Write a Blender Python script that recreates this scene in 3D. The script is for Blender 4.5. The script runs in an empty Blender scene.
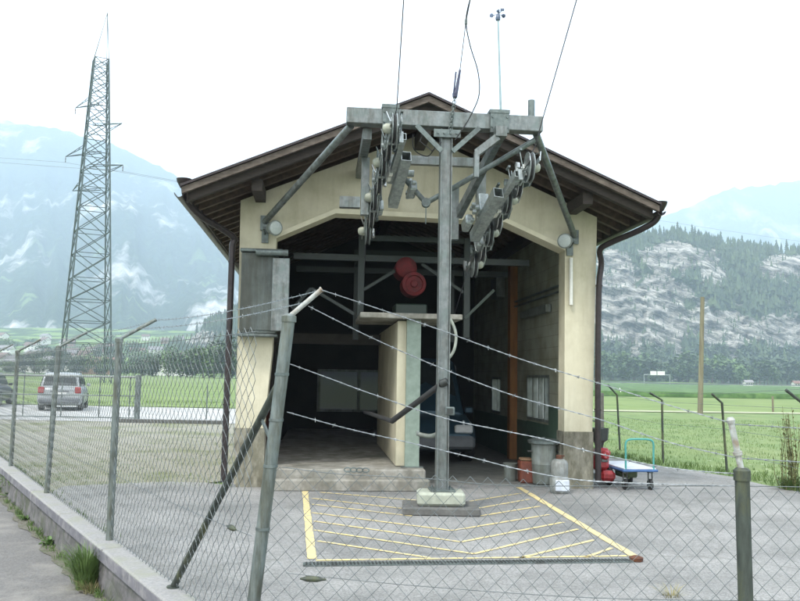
import bpy, math, random
from mathutils import Vector, Matrix, noise
random.seed(7)
S=bpy.context.scene; COL=S.collection
V=Vector
# ------------------------------------------------------------------ camera model (used for the camera and for measuring positions)
f=820.0; pitch=math.atan(76/f); roll=math.radians(1.0); CAM=V((0,0,1.65))
_F=V((0,math.cos(pitch),math.sin(pitch))); _R=V((1,0,0)); _U=V((0,-math.sin(pitch),math.cos(pitch)))
_R2=math.cos(roll)*_R+math.sin(roll)*_U; _U2=math.cos(roll)*_U-math.sin(roll)*_R
def ray(x,y): return _F+_R2*((x-400)/f)+_U2*((300.5-y)/f)
def D(x,y,Y):
    d=ray(x,y); return CAM+d*(Y/d.y)
def G(x,y,z=0.0):
    d=ray(x,y); return CAM+d*((z-CAM.z)/d.z)
PSI=math.radians(5.5); BU=V((math.cos(PSI),math.sin(PSI),0)); BV=V((-math.sin(PSI),math.cos(PSI),0))
BO=V((2.934,12.655,0))
def B(u,v,z): return BO+BU*u+BV*v+V((0,0,z))
def BF(x,y,v=0.0):      # pixel -> (u,z) on a plane parallel to the facade
    d=ray(x,y); t=((BO-CAM).dot(BV)+v)/d.dot(BV); q=CAM+d*t; return (q-BO).dot(BU), q.z
def BW(x,y,u):          # pixel -> (v,z) on a side wall plane
    d=ray(x,y); t=((BO-CAM).dot(BU)+u)/d.dot(BU); q=CAM+d*t; return (q-BO).dot(BV), q.z
# ------------------------------------------------------------------ materials
MATS={}
def nd(nt,t,**k):
    n=nt.nodes.new(t)
    for a,b in k.items(): setattr(n,a,b)
    return n
def mat(name,c1,c2=None,scale=6,rough=.7,metal=0,bump=.0,detail=6,stretch=None,c3=None,s3=1.5,spec=.5,lo=.35,hi=.65,trans=0):
    if name in MATS: return MATS[name]
    m=bpy.data.materials.new(name); m.use_nodes=True; nt=m.node_tree; p=nt.nodes['Principled BSDF']
    p.inputs['Roughness'].default_value=rough; p.inputs['Metallic'].default_value=metal
    p.inputs['Specular IOR Level'].default_value=spec
    c2=c2 or tuple(x*.75 for x in c1)
    tc=nd(nt,'ShaderNodeTexCoord'); mp=nd(nt,'ShaderNodeMapping'); nt.links.new(tc.outputs['Object'],mp.inputs[0])
    if stretch: mp.inputs['Scale'].default_value=stretch
    n=nd(nt,'ShaderNodeTexNoise'); n.inputs['Scale'].default_value=scale; n.inputs['Detail'].default_value=detail; n.inputs['Roughness'].default_value=.6
    nt.links.new(mp.outputs[0],n.inputs['Vector'])
    r=nd(nt,'ShaderNodeValToRGB'); r.color_ramp.elements[0].position=lo; r.color_ramp.elements[1].position=hi
    r.color_ramp.elements[0].color=(*c2,1); r.color_ramp.elements[1].color=(*c1,1)
    nt.links.new(n.outputs['Fac'],r.inputs[0]); out=r.outputs[0]
    if c3:
        n2=nd(nt,'ShaderNodeTexNoise'); n2.inputs['Scale'].default_value=s3; n2.inputs['Detail'].default_value=8; n2.inputs['Roughness'].default_value=.65
        nt.links.new(mp.outputs[0],n2.inputs['Vector'])
        r2=nd(nt,'ShaderNodeValToRGB'); r2.color_ramp.elements[0].position=.48; r2.color_ramp.elements[1].position=.66
        mx=nd(nt,'ShaderNodeMixRGB'); nt.links.new(n2.outputs['Fac'],r2.inputs[0]); nt.links.new(r2.outputs[0],mx.inputs[0])
        nt.links.new(out,mx.inputs[1]); mx.inputs[2].default_value=(*c3,1); out=mx.outputs[0]
    nt.links.new(out,p.inputs['Base Color'])
    if bump:
        b=nd(nt,'ShaderNodeBump'); b.inputs['Strength'].default_value=bump; b.inputs['Distance'].default_value=.02
        nt.links.new(n.outputs['Fac'],b.inputs['Height']); nt.links.new(b.outputs[0],p.inputs['Normal'])
    MATS[name]=m; return m
cream=mat('cream_render',(.60,.565,.425),(.54,.505,.375),scale=3,rough=.9,bump=.1,c3=(.46,.43,.31),s3=1.1)
def block_wall(name,c1,c2,mortar):
    m=bpy.data.materials.new(name); m.use_nodes=True; nt=m.node_tree; p=nt.nodes['Principled BSDF']; p.inputs['Roughness'].default_value=.9
    tc=nd(nt,'ShaderNodeTexCoord'); mp=nd(nt,'ShaderNodeMapping'); mp.inputs['Rotation'].default_value=(math.radians(90),0,0)
    sp=nd(nt,'ShaderNodeSeparateXYZ'); cb=nd(nt,'ShaderNodeCombineXYZ'); ad=nd(nt,'ShaderNodeMath',operation='ADD')
    nt.links.new(tc.outputs['Object'],sp.inputs[0]); nt.links.new(sp.outputs[0],ad.inputs[0]); nt.links.new(sp.outputs[1],ad.inputs[1])
    nt.links.new(ad.outputs[0],cb.inputs[0]); nt.links.new(sp.outputs[2],cb.inputs[1])
    b=nd(nt,'ShaderNodeTexBrick'); b.inputs['Scale'].default_value=1; b.inputs['Brick Width'].default_value=.42; b.inputs['Row Height'].default_value=.2
    b.inputs['Mortar Size'].default_value=.006; b.inputs['Color1'].default_value=(*c1,1); b.inputs['Color2'].default_value=(*c2,1); b.inputs['Mortar'].default_value=(*mortar,1)
    nt.links.new(cb.outputs[0],b.inputs['Vector'])
    n=nd(nt,'ShaderNodeTexNoise'); n.inputs['Scale'].default_value=2.2; n.inputs['Detail'].default_value=8; nt.links.new(tc.outputs['Object'],n.inputs['Vector'])
    r=nd(nt,'ShaderNodeValToRGB'); r.color_ramp.elements[0].color=(.72,.70,.64,1); r.color_ramp.elements[1].color=(1,1,1,1); r.color_ramp.elements[0].position=.35; r.color_ramp.elements[1].position=.6
    nt.links.new(n.outputs['Fac'],r.inputs[0])
    mx=nd(nt,'ShaderNodeMixRGB',blend_type='MULTIPLY'); mx.inputs[0].default_value=1
    nt.links.new(b.outputs[0],mx.inputs[1]); nt.links.new(r.outputs[0],mx.inputs[2]); nt.links.new(mx.outputs[0],p.inputs['Base Color'])
    bp=nd(nt,'ShaderNodeBump'); bp.inputs['Strength'].default_value=.2; bp.inputs['Distance'].default_value=.01; nt.links.new(b.outputs['Fac'],bp.inputs['Height']); bp.invert=True
    nt.links.new(bp.outputs[0],p.inputs['Normal'])
    return m
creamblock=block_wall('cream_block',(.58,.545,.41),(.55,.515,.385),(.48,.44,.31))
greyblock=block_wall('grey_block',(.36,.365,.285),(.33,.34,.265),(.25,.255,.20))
plinth=mat('plinth',(.36,.34,.27),(.26,.25,.2),scale=5,rough=.95,bump=.2,c3=(.2,.19,.15),s3=2)
conc=mat('concrete',(.36,.35,.31),(.27,.26,.23),scale=7,rough=.95,bump=.25,c3=(.2,.2,.17),s3=1.6)
concpale=mat('concrete_pale',(.36,.38,.31),(.27,.29,.235),scale=12,rough=.95,bump=.3)
concdark=mat('concrete_dark',(.13,.13,.12),(.08,.08,.075),scale=9,rough=.95,bump=.3)
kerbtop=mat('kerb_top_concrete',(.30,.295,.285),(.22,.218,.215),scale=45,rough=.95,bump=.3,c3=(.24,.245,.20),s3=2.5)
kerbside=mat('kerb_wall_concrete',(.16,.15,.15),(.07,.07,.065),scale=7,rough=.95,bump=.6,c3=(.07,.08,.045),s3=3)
galv=mat('galvanised_steel',(.215,.235,.232),(.13,.15,.148),scale=14,rough=.42,metal=.45,c3=(.15,.185,.175),s3=5)
galvd=mat('galvanised_worn',(.17,.20,.19),(.10,.125,.12),scale=18,rough=.5,metal=.45,c3=(.08,.09,.085),s3=6)
postm=mat('fence_post_metal',(.19,.22,.21),(.115,.14,.135),scale=25,rough=.55,metal=.4,c3=(.12,.13,.10),s3=9,stretch=(1,1,.3))
postdark=mat('fence_post_dark',(.06,.075,.06),(.03,.035,.03),scale=25,rough=.6,metal=.2,c3=(.10,.11,.05),s3=6,stretch=(1,1,.3))
wirem=mat('wire',(.29,.31,.32),(.18,.20,.20),scale=30,rough=.4,metal=.7)
wired=mat('mesh_wire',(.15,.17,.17),(.09,.105,.105),scale=30,rough=.5,metal=.3)
ropem=mat('rope',(.13,.13,.15),(.09,.09,.10),scale=60,rough=.5,metal=.4)
rubber=mat('rubber',(.03,.03,.03),(.018,.018,.018),scale=20,rough=.8)
whitecap=mat('cap_plastic',(.34,.35,.28),(.22,.235,.19),scale=10,rough=.5)
darkwood=mat('roof_timber',(.045,.034,.027),(.026,.02,.016),scale=9,rough=.8,stretch=(1,1,6),bump=.2)
fascia=mat('weathered_fascia',(.165,.135,.11),(.09,.074,.06),scale=8,rough=.85,stretch=(.6,.6,9),bump=.2)
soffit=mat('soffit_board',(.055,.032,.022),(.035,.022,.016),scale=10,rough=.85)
rafter=mat('rafter_timber',(.095,.066,.046),(.058,.04,.028),scale=12,rough=.85)
tile=mat('roof_tile',(.16,.12,.10),(.09,.07,.06),scale=8,rough=.9,bump=.3)
galvb=mat('bright_galvanised_steel',(.38,.42,.41),(.24,.27,.265),scale=22,rough=.35,metal=.6,c3=(.22,.245,.24),s3=9)
extm=mat('pale_tube',(.42,.44,.42),(.27,.28,.26),scale=22,rough=.5,c3=(.22,.17,.12),s3=12)
polish=mat('polished_rim',(.55,.57,.56),(.38,.4,.4),scale=30,rough=.28,metal=.9)
copper=mat('dark_brown_sheet',(.042,.032,.032),(.025,.02,.02),scale=12,rough=.4,metal=.4)
greensteel=mat('green_painted_steel',(.23,.29,.24),(.17,.22,.18),scale=9,rough=.5)
darkgreen=mat('dark_green_paint',(.07,.12,.085),(.05,.09,.065),scale=5,rough=.6)
redp=mat('red_paint',(.42,.025,.03),(.28,.018,.02),scale=9,rough=.4)
redd=mat('dusty_red_enamel',(.14,.006,.008),(.06,.006,.006),scale=9,rough=.75)
orange=mat('orange_paint',(.20,.055,.03),(.13,.038,.02),scale=7,rough=.5)
brownpost=mat('orange_brown_timber',(.30,.13,.035),(.20,.085,.025),scale=9,rough=.7,stretch=(1,1,.2))
whitep=mat('white_paint',(.72,.72,.66),(.6,.6,.54),scale=9,rough=.6)
blackp=mat('black_plastic',(.03,.035,.032),(.02,.022,.02),scale=9,rough=.55)
greyp=mat('grey_paint',(.24,.27,.25),(.18,.2,.19),scale=7,rough=.5,c3=(.14,.16,.15),s3=3)
cabgrey=mat('cabinet_grey',(.095,.115,.105),(.065,.08,.075),scale=5,rough=.55,c3=(.10,.12,.115),s3=2.5)
bottle=mat('bottle_grey',(.27,.29,.28),(.2,.22,.21),scale=9,rough=.45)
teal=mat('teal_paint',(.07,.33,.29),(.05,.24,.22),scale=12,rough=.45)
bluec=mat('blue_tray',(.05,.13,.30),(.03,.08,.2),scale=12,rough=.5)
bluev=mat('blue_car_paint',(.04,.085,.12),(.03,.07,.10),scale=3,rough=.3,metal=.3)
silver=mat('silver_car_paint',(.36,.38,.385),(.32,.34,.345),scale=3,rough=.3,metal=.35)
darkcar=mat('dark_car_paint',(.05,.055,.07),(.04,.045,.055),scale=3,rough=.3,metal=.3)
plast=mat('bumper_plastic',(.13,.14,.15),(.10,.11,.12),scale=8,rough=.6)
glassd=mat('car_glass',(.035,.045,.045),(.025,.03,.03),scale=2,rough=.08)
redlamp=mat('red_lamp',(.33,.05,.05),(.25,.04,.04),scale=20,rough=.2)
plate=mat('plate_white',(.7,.7,.68),scale=9,rough=.5)
yellow=mat('yellow_line_paint',(.66,.53,.23),(.50,.42,.22),scale=14,rough=.8,c3=(.31,.30,.27),s3=16,lo=.3,hi=.55)
rust=mat('rust',(.12,.045,.02),(.06,.025,.015),scale=20,rough=.9)
polewood=mat('pole_wood',(.22,.20,.13),(.14,.125,.085),scale=8,rough=.9,stretch=(1,1,.1))
pylonm=mat('pylon_steel',(.085,.115,.115),(.06,.08,.08),scale=2,rough=.6,metal=.2)
leaf1=mat('leaf_mid',(.075,.125,.035),(.035,.07,.02),scale=.9,rough=.7,detail=3)
leaf2=mat('leaf_light',(.12,.19,.05),(.06,.11,.03),scale=.9,rough=.7,detail=3)
leaf3=mat('leaf_dark',(.06,.095,.045),(.035,.06,.03),scale=.9,rough=.7,detail=3)
conif=mat('conifer_needles',(.06,.095,.04),(.02,.04,.018),scale=.09,rough=.8,detail=3,c3=(.095,.135,.05),s3=.06)
bark=mat('bark',(.12,.09,.06),(.07,.05,.035),scale=6,rough=.9)
grassb=mat('grass_blade',(.135,.21,.06),(.08,.14,.035),scale=5,rough=.6)
weed=mat('dry_weed',(.16,.15,.06),(.10,.11,.035),scale=9,rough=.8)
roofred=mat('village_roof_red',(.20,.12,.10),(.15,.09,.075),scale=.5,rough=.9)
roofbrown=mat('village_roof_brown',(.17,.11,.09),(.12,.08,.065),scale=.5,rough=.9)
roofgrey=mat('village_roof_grey',(.24,.23,.23),(.18,.17,.17),scale=.5,rough=.9)
hwall=mat('village_wall_white',(.7,.68,.62),(.62,.6,.54),scale=.4,rough=.9)
hwood=mat('village_wall_timber',(.24,.15,.09),(.18,.11,.07),scale=.4,rough=.9)
hwin=mat('village_window',(.05,.06,.07),scale=1,rough=.2)
def streaks(m,lo,col,sc=(2.2,2.2,.22),a=.42,b=.62,fine=0):
    nt=m.node_tree; p=nt.nodes['Principled BSDF']; src=p.inputs['Base Color'].links[0].from_socket
    tc=nd(nt,'ShaderNodeTexCoord'); mp=nd(nt,'ShaderNodeMapping'); mp.inputs['Scale'].default_value=sc; nt.links.new(tc.outputs['Object'],mp.inputs[0])
    n=nd(nt,'ShaderNodeTexNoise'); n.inputs['Scale'].default_value=2.5; n.inputs['Detail'].default_value=9; n.inputs['Roughness'].default_value=.68; nt.links.new(mp.outputs[0],n.inputs['Vector'])
    r=nd(nt,'ShaderNodeValToRGB'); r.color_ramp.elements[0].position=a; r.color_ramp.elements[1].position=b; r.color_ramp.elements[0].color=(*col,1); r.color_ramp.elements[1].color=(1,1,1,1); nt.links.new(n.outputs['Fac'],r.inputs[0])
    x=nd(nt,'ShaderNodeMixRGB',blend_type='MULTIPLY'); x.inputs[0].default_value=lo; nt.links.new(src,x.inputs[1]); nt.links.new(r.outputs[0],x.inputs[2]); nt.links.new(x.outputs[0],p.inputs['Base Color'])
streaks(cream,.4,(.68,.66,.60),(.9,.9,.35),.38,.6); streaks(cream,.2,(.6,.56,.48),(3.5,3.5,.3),.36,.48); streaks(creamblock,.5,(.66,.64,.58),(.9,.9,.4)); streaks(plinth,1,(.5,.5,.45),(3,3,1)); streaks(cabgrey,1,(.55,.50,.42)); streaks(galv,.7,(.55,.5,.44),(5,5,.8),.38,.55); streaks(postm,.8,(.5,.46,.38),(9,9,1.2),.38,.55); streaks(greyp,.8,(.6,.58,.5),(4,4,.8)); streaks(conc,.9,(.55,.54,.5),(1.5,1.5,1)); streaks(bottle,.6,(.5,.45,.4),(6,6,2)); streaks(fascia,.8,(.55,.52,.5),(3,3,3)); streaks(redp,.6,(.4,.35,.3),(8,8,4)); streaks(orange,.6,(.5,.4,.35),(6,6,4))
# glass
gm=bpy.data.materials.new('window_glass'); gm.use_nodes=True; p=gm.node_tree.nodes['Principled BSDF']
p.inputs['Base Color'].default_value=(.065,.058,.085,1); p.inputs['Roughness'].default_value=.45; p.inputs['Transmission Weight'].default_value=1; p.inputs['IOR'].default_value=1.02
glass=gm
frost=bpy.data.materials.new('frosted_glass'); frost.use_nodes=True; nt=frost.node_tree; nt.nodes.clear(); a_=nd(nt,'ShaderNodeOutputMaterial'); b_=nd(nt,'ShaderNodeBsdfTranslucent'); b_.inputs[0].default_value=(.75,.76,.70,1); c_=nd(nt,'ShaderNodeBsdfTransparent'); d_=nd(nt,'ShaderNodeMixShader'); d_.inputs[0].default_value=.45; nt.links.new(b_.outputs[0],d_.inputs[1]); nt.links.new(c_.outputs[0],d_.inputs[2]); nt.links.new(d_.outputs[0],a_.inputs[0])

# ------------------------------------------------------------------ mesh helpers
class MB:
    def __init__(s): s.v=[]; s.f=[]; s.sm=False
    def add(s,vs,fs):
        o=len(s.v); s.v+= [V(q) for q in vs]; s.f+=[tuple(i+o for i in q) for q in fs]; return s
    def box(s,c,sx,sy,sz,X=None,Y=None,Z=None,bev=0):
        c=V(c); X=V(X) if X else V((1,0,0)); Y=V(Y) if Y else V((0,1,0)); Z=V(Z) if Z else V((0,0,1))
        if bev>0:
            hx,hy,hz=sx/2,sy/2,sz/2; b=min(bev,hx*.9,hy*.9,hz*.9)
            vs=[];idx={}
            for sxn in(-1,1):
                for syn in(-1,1):
                    for szn in(-1,1):
                        for a in range(3):
                            q=[sxn*(hx-b),syn*(hy-b),szn*(hz-b)]
                            q[a]=[sxn*hx,syn*hy,szn*hz][a]
                            idx[(sxn,syn,szn,a)]=len(vs); vs.append(c+X*q[0]+Y*q[1]+Z*q[2])
            fs=[]
            I=lambda a,b_,c_,k: idx[(a,b_,c_,k)]
            for s1 in(-1,1):
                o=[(-1,-1),(1,-1),(1,1),(-1,1)]
                if s1<0:o=o[::-1]
                fs.append(tuple(I(s1,a,b_,0) for a,b_ in o)); fs.append(tuple(I(a,s1,b_,1) for b_,a in o)); fs.append(tuple(I(a,b_,s1,2) for a,b_ in o))
            for a in(-1,1):
                for b_ in(-1,1):
                    fs.append((I(a,b_,-1,0),I(a,b_,1,0),I(a,b_,1,1),I(a,b_,-1,1)))
                    fs.append((I(a,-1,b_,0),I(a,1,b_,0),I(a,1,b_,2),I(a,-1,b_,2)))
                    fs.append((I(-1,a,b_,1),I(1,a,b_,1),I(1,a,b_,2),I(-1,a,b_,2)))
                    for d in(-1,1): fs.append((I(a,b_,d,0),I(a,b_,d,1),I(a,b_,d,2)))
            return s.add(vs,fs)
        vs=[c+X*(a*sx/2)+Y*(b*sy/2)+Z*(d*sz/2) for a in(-1,1) for b in(-1,1) for d in(-1,1)]
        return s.add(vs,[(0,1,3,2),(4,6,7,5),(0,4,5,1),(2,3,7,6),(0,2,6,4),(1,5,7,3)])
    def beam(s,a,b,w,h,up=(0,0,1)):
        a=V(a);b=V(b);Z=(b-a);L=Z.length;Z.normalize();X=Z.cross(V(up))
        if X.length<1e-4: X=Z.cross(V((0,1,0)))
        X.normalize();Y=X.cross(Z).normalized()
        return s.box((a+b)/2,w,h,L,X,Y,Z)
    def hollow(s,a,b,w,h,t=.008,up=(0,0,1)):
        a=V(a);b=V(b);Z=(b-a);L=Z.length;Z.normalize();X=Z.cross(V(up)).normalized();Y=X.cross(Z).normalized();c=(a+b)/2
        for k in(-1,1):
            s.box(c+X*k*(w-t)/2,t,h,L,X,Y,Z); s.box(c+Y*k*(h-t)/2,w-2*t,t,L,X,Y,Z)
        return s
    def tube(s,pts,r,n=8,cap=True,taper=None):
        pts=[V(q) for q in pts]; N=len(pts); o=len(s.v); pr=None; rings=[]
        for i,q in enumerate(pts):
            t=(pts[min(i+1,N-1)]-pts[max(i-1,0)]).normalized()
            if pr is None:
                x=t.cross(V((0,0,1)))
                if x.length<.05: x=t.cross(V((1,0,0)))
            else: x=pr-t*pr.dot(t)
            x.normalize(); y=t.cross(x); pr=x
            rr=r if taper is None else r+(taper-r)*i/(N-1)
            for k in range(n):
                a=2*math.pi*k/n; s.v.append(q+x*rr*math.cos(a)+y*rr*math.sin(a))
        for i in range(N-1):
            for k in range(n):
                a=o+i*n+k; b=o+i*n+(k+1)%n; s.f.append((a,b,b+n,a+n))
        if cap: s.f.append(tuple(o+k for k in range(n))[::-1]); s.f.append(tuple(o+(N-1)*n+k for k in range(n)))
        return s
    def lathe(s,c,axis,prof,n=20):   # prof list of (r, h)
        c=V(c);A=V(axis).normalized();X=A.cross(V((0,0,1)))
        if X.length<.05:X=A.cross(V((1,0,0)))
        X.normalize();Y=A.cross(X);o=len(s.v)
        for r,h in prof:
            for k in range(n):
                a=2*math.pi*k/n; s.v.append(c+A*h+X*r*math.cos(a)+Y*r*math.sin(a))
        for i in range(len(prof)-1):
            for k in range(n):
                a=o+i*n+k;b=o+i*n+(k+1)%n; s.f.append((a,b,b+n,a+n))
        s.f.append(tuple(o+k for k in range(n))[::-1]); s.f.append(tuple(o+(len(prof)-1)*n+k for k in range(n)))
        return s
    def prism(s,poly,ext):           # poly: 3D points, ext: vector
        n=len(poly);poly=[V(q) for q in poly];e=V(ext)
        return s.add(poly+[q+e for q in poly],[tuple(range(n))[::-1],tuple(range(n,2*n))]+[(i,(i+1)%n,(i+1)%n+n,i+n) for i in range(n)])
    def quad(s,*q): return s.add(q,[tuple(range(len(q)))])
    def build(s,name,m,parent=None,smooth=False,local=False,mats=None):
        off=V((0,0,0))
        if parent is not None and not local:
            q=parent
            while q is not None: off+=q.location; q=q.parent
        me=bpy.data.meshes.new(name); me.from_pydata([q-off for q in s.v],[],s.f); me.update()
        for mm in (mats or [m]): me.materials.append(mm)
        if smooth:
            for q in me.polygons: q.use_smooth=True
            try: me.set_sharp_from_angle(angle=math.radians(40))
            except Exception: pass
        o=bpy.data.objects.new(name,me); COL.objects.link(o); o.parent=parent
        return o
def tag(o,label=None,cat=None,group=None,kind=None):
    if label:o['label']=label
    if cat:o['category']=cat
    if group:o['group']=group
    if kind:o['kind']=kind
    return o
def thing(name,label,cat,loc=(0,0,0),rz=0,group=None):
    o=bpy.data.objects.new(name,None); COL.objects.link(o); o.location=loc; o.rotation_euler=(0,0,rz); o.empty_display_size=.2
    return tag(o,label,cat,group)
def copy_tree(o,parent=None):
    c=o.copy(); COL.objects.link(c); c.parent=parent
    for ch in list(o.children): copy_tree(ch,c)
    return c
def struct(name,mb,m,smooth=False): return tag(mb.build(name,m,smooth=smooth),kind='structure')

# ================================================================== GROUND
KD=V((-.5335,.8455,0)).normalized(); KN=V((KD.y,-KD.x,0))    # kerb direction, normal into the yard
KC=V((-.83,4.83,0))                                          # corner post
def K(t,n=0,z=0): return KC+KD*t+KN*n+V((0,0,z))
meadow=mat('meadow_grass',(.14,.205,.058),(.09,.145,.04),scale=1.3,rough=.9,bump=.3,c3=(.16,.20,.07),s3=.16)
# meadow material: three scales + white clover dots
nt=meadow.node_tree; p=nt.nodes['Principled BSDF']; src=p.inputs['Base Color'].links[0].from_socket
tc=nd(nt,'ShaderNodeTexCoord'); vn=nd(nt,'ShaderNodeTexNoise'); vn.inputs['Scale'].default_value=5.5; vn.inputs['Detail'].default_value=2
nt.links.new(tc.outputs['Object'],vn.inputs['Vector']); rr=nd(nt,'ShaderNodeValToRGB'); rr.color_ramp.elements[0].position=.66; rr.color_ramp.elements[1].position=.72
nt.links.new(vn.outputs['Fac'],rr.inputs[0]); n2=nd(nt,'ShaderNodeTexNoise'); n2.inputs['Scale'].default_value=.25; nt.links.new(tc.outputs['Object'],n2.inputs['Vector'])
r2=nd(nt,'ShaderNodeValToRGB'); r2.color_ramp.elements[0].position=.45; r2.color_ramp.elements[1].position=.6; nt.links.new(n2.outputs['Fac'],r2.inputs[0])
mu=nd(nt,'ShaderNodeMath',operation='MULTIPLY'); nt.links.new(rr.outputs[0],mu.inputs[0]); nt.links.new(r2.outputs[0],mu.inputs[1])
mx=nd(nt,'ShaderNodeMixRGB'); nt.links.new(mu.outputs[0],mx.inputs[0]); nt.links.new(src,mx.inputs[1]); mx.inputs[2].default_value=(.42,.46,.32,1); nt.links.new(mx.outputs[0],p.inputs['Base Color'])
g=MB(); g.quad(K(-60,-.1,-.02),K(-60,5000,-.02),K(6500,5000,-.02),K(6500,-.1,-.02)); struct('ground',g,meadow)
roadm=mat('road_asphalt',(.17,.165,.155),(.11,.105,.10),scale=45,rough=.95,bump=.5,c3=(.22,.21,.19),s3=1.6)
g=MB(); g.quad(K(-60,-.18,-.26),K(400,-.18,-.26),K(400,-9,-.26),K(-60,-9,-.26)); struct('road',g,roadm)
g=MB(); g.quad(K(-60,-8.9,-.15),K(6500,-8.9,-.15),K(6500,-4500,-.15),K(-60,-4500,-.15)); struct('verge_ground',g,meadow)
g=MB(); g.quad(K(-60,5000,-.27),K(-60,-5000,-.27),K(-340,-5000,-.27),K(-340,5000,-.27)); struct('ground_behind',g,meadow)
yardm=mat('yard_concrete',(.31,.306,.295),(.255,.252,.243),scale=26,rough=.95,bump=.3,c3=(.25,.25,.24),s3=.55)
nt=yardm.node_tree; p=nt.nodes['Principled BSDF']; src=p.inputs['Base Color'].links[0].from_socket
tc=nd(nt,'ShaderNodeTexCoord')
vo=nd(nt,'ShaderNodeTexVoronoi',feature='DISTANCE_TO_EDGE'); vo.inputs['Scale'].default_value=.33
ns=nd(nt,'ShaderNodeTexNoise'); ns.inputs['Scale'].default_value=1.8; ns.inputs['Detail'].default_value=6; nt.links.new(tc.outputs['Object'],ns.inputs['Vector'])
va=nd(nt,'ShaderNodeMixRGB'); va.inputs[0].default_value=.35; nt.links.new(tc.outputs['Object'],va.inputs[1]); nt.links.new(ns.outputs['Color'],va.inputs[2])
nt.links.new(va.outputs[0],vo.inputs['Vector']); rc=nd(nt,'ShaderNodeValToRGB'); rc.color_ramp.elements[0].position=.0; rc.color_ramp.elements[1].position=.006
rc.color_ramp.elements[0].color=(.80,.80,.78,1); nt.links.new(vo.outputs[0],rc.inputs[0])
st=nd(nt,'ShaderNodeTexNoise'); st.inputs['Scale'].default_value=.7; st.inputs['Detail'].default_value=9; st.inputs['Roughness'].default_value=.7; nt.links.new(tc.outputs['Object'],st.inputs['Vector'])
rs=nd(nt,'ShaderNodeValToRGB'); rs.color_ramp.elements[0].position=.36; rs.color_ramp.elements[1].position=.6; rs.color_ramp.elements[0].color=(.60,.61,.61,1); nt.links.new(st.outputs['Fac'],rs.inputs[0])
sg=nd(nt,'ShaderNodeTexNoise'); sg.inputs['Scale'].default_value=75; sg.inputs['Detail'].default_value=3; nt.links.new(tc.outputs['Object'],sg.inputs['Vector'])
rg=nd(nt,'ShaderNodeValToRGB'); rg.color_ramp.elements[0].position=.36; rg.color_ramp.elements[1].position=.62; rg.color_ramp.elements[0].color=(.62,.62,.61,1); rg.color_ramp.elements[1].color=(1.12,1.12,1.11,1); nt.links.new(sg.outputs['Fac'],rg.inputs[0])
m0=nd(nt,'ShaderNodeMixRGB',blend_type='MULTIPLY'); m0.inputs[0].default_value=.9; nt.links.new(src,m0.inputs[1]); nt.links.new(rg.outputs[0],m0.inputs[2]); src=m0.outputs[0]
m1=nd(nt,'ShaderNodeMixRGB',blend_type='MULTIPLY'); m1.inputs[0].default_value=1; nt.links.new(src,m1.inputs[1]); nt.links.new(rc.outputs[0],m1.inputs[2])
m2=nd(nt,'ShaderNodeMixRGB',blend_type='MULTIPLY'); m2.inputs[0].default_value=1; nt.links.new(m1.outputs[0],m2.inputs[1]); nt.links.new(rs.outputs[0],m2.inputs[2]); nt.links.new(m2.outputs[0],p.inputs['Base Color'])
# yard: along the kerb, round the building, right edge along the meadow
edgeR=[(6.4,4.0),(6.1,12.4),(5.9,14.4),(5.0,16.4),(4.4,18.2),(3.6,21),(1.8,24)]
ye=[]
for i in range(len(edgeR)-1):
    a=V((*edgeR[i],0)); b=V((*edgeR[i+1],0)); n=max(2,int((b-a).length/.35))
    for k in range(n):
        q=a.lerp(b,k/n); ye.append(q+V((random.uniform(-.06,.06),random.uniform(-.05,.05),.008)))
g=MB(); fl=G(0,462); 
yp=[K(-2,.07,.008),V((6.6,.8,.008))]+ye+[V((1.8,24,.008)),V((-3.6,23,.008)),B(-5.6,1,.008)]
fr=[G(232,486),G(205,483),G(170,482),G(120,484),G(70,486),G(62,487)]
yp+=[V((q.x,q.y,.008)) for q in fr]
yp+=[K(7.2,.07,.008)]
g.add(yp,[tuple(range(len(yp)))]); struct('yard_pavement',g,yardm)
# gravel and thin grass patch on the left
gravel=mat('gravel_and_thin_grass',(.31,.30,.25),(.16,.155,.115),scale=35,rough=1,bump=.5,c3=(.135,.15,.065),s3=.5)
g=MB(); g.quad(K(6.8,.07,.002),B(-5.3,1.0,.002),V((-3.2,27.6,.002)),V((-15.2,27.6,.002))); struct('gravel_patch',g,gravel)
roadf=mat('lane_asphalt',(.40,.40,.39),(.33,.33,.32),scale=9,rough=.9,c3=(.30,.30,.28),s3=.6)
g=MB(); g.quad(V((-60,27.3,.012)),V((-2,27.3,.012)),V((-2,38.5,.012)),V((-60,41,.012))); struct('lane',g,roadf)
g=MB(); g.quad(V((-60,38.5,.10)),V((-2,36.6,.06)),V((60,36.6,.0)),V((60,38,.0)),V((-2,38.2,.08)),V((-60,41.5,.12)))
pathm=mat('field_track',(.36,.36,.25),(.25,.28,.15),scale=2,rough=1)
g=MB(); g.quad(V((4,43.5,.01)),V((120,52,.01)),V((120,54.5,.01)),V((4,45.6,.01))); struct('field_track',g,pathm)
fieldm=mat('far_field_grass',(.145,.205,.052),(.10,.155,.038),scale=.25,rough=.95,c3=(.17,.22,.07),s3=.07)
g=MB(); g.quad(V((-400,40,.004)),V((-2,40,.004)),V((-2,330,.004)),V((-700,330,.004))); struct('field_left',g,fieldm)
g=MB(); g.quad(V((2,45.6,.004)),V((130,54.6,.004)),V((200,96,.004)),V((2,82,.004))); struct('field_right',g,fieldm)
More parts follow.
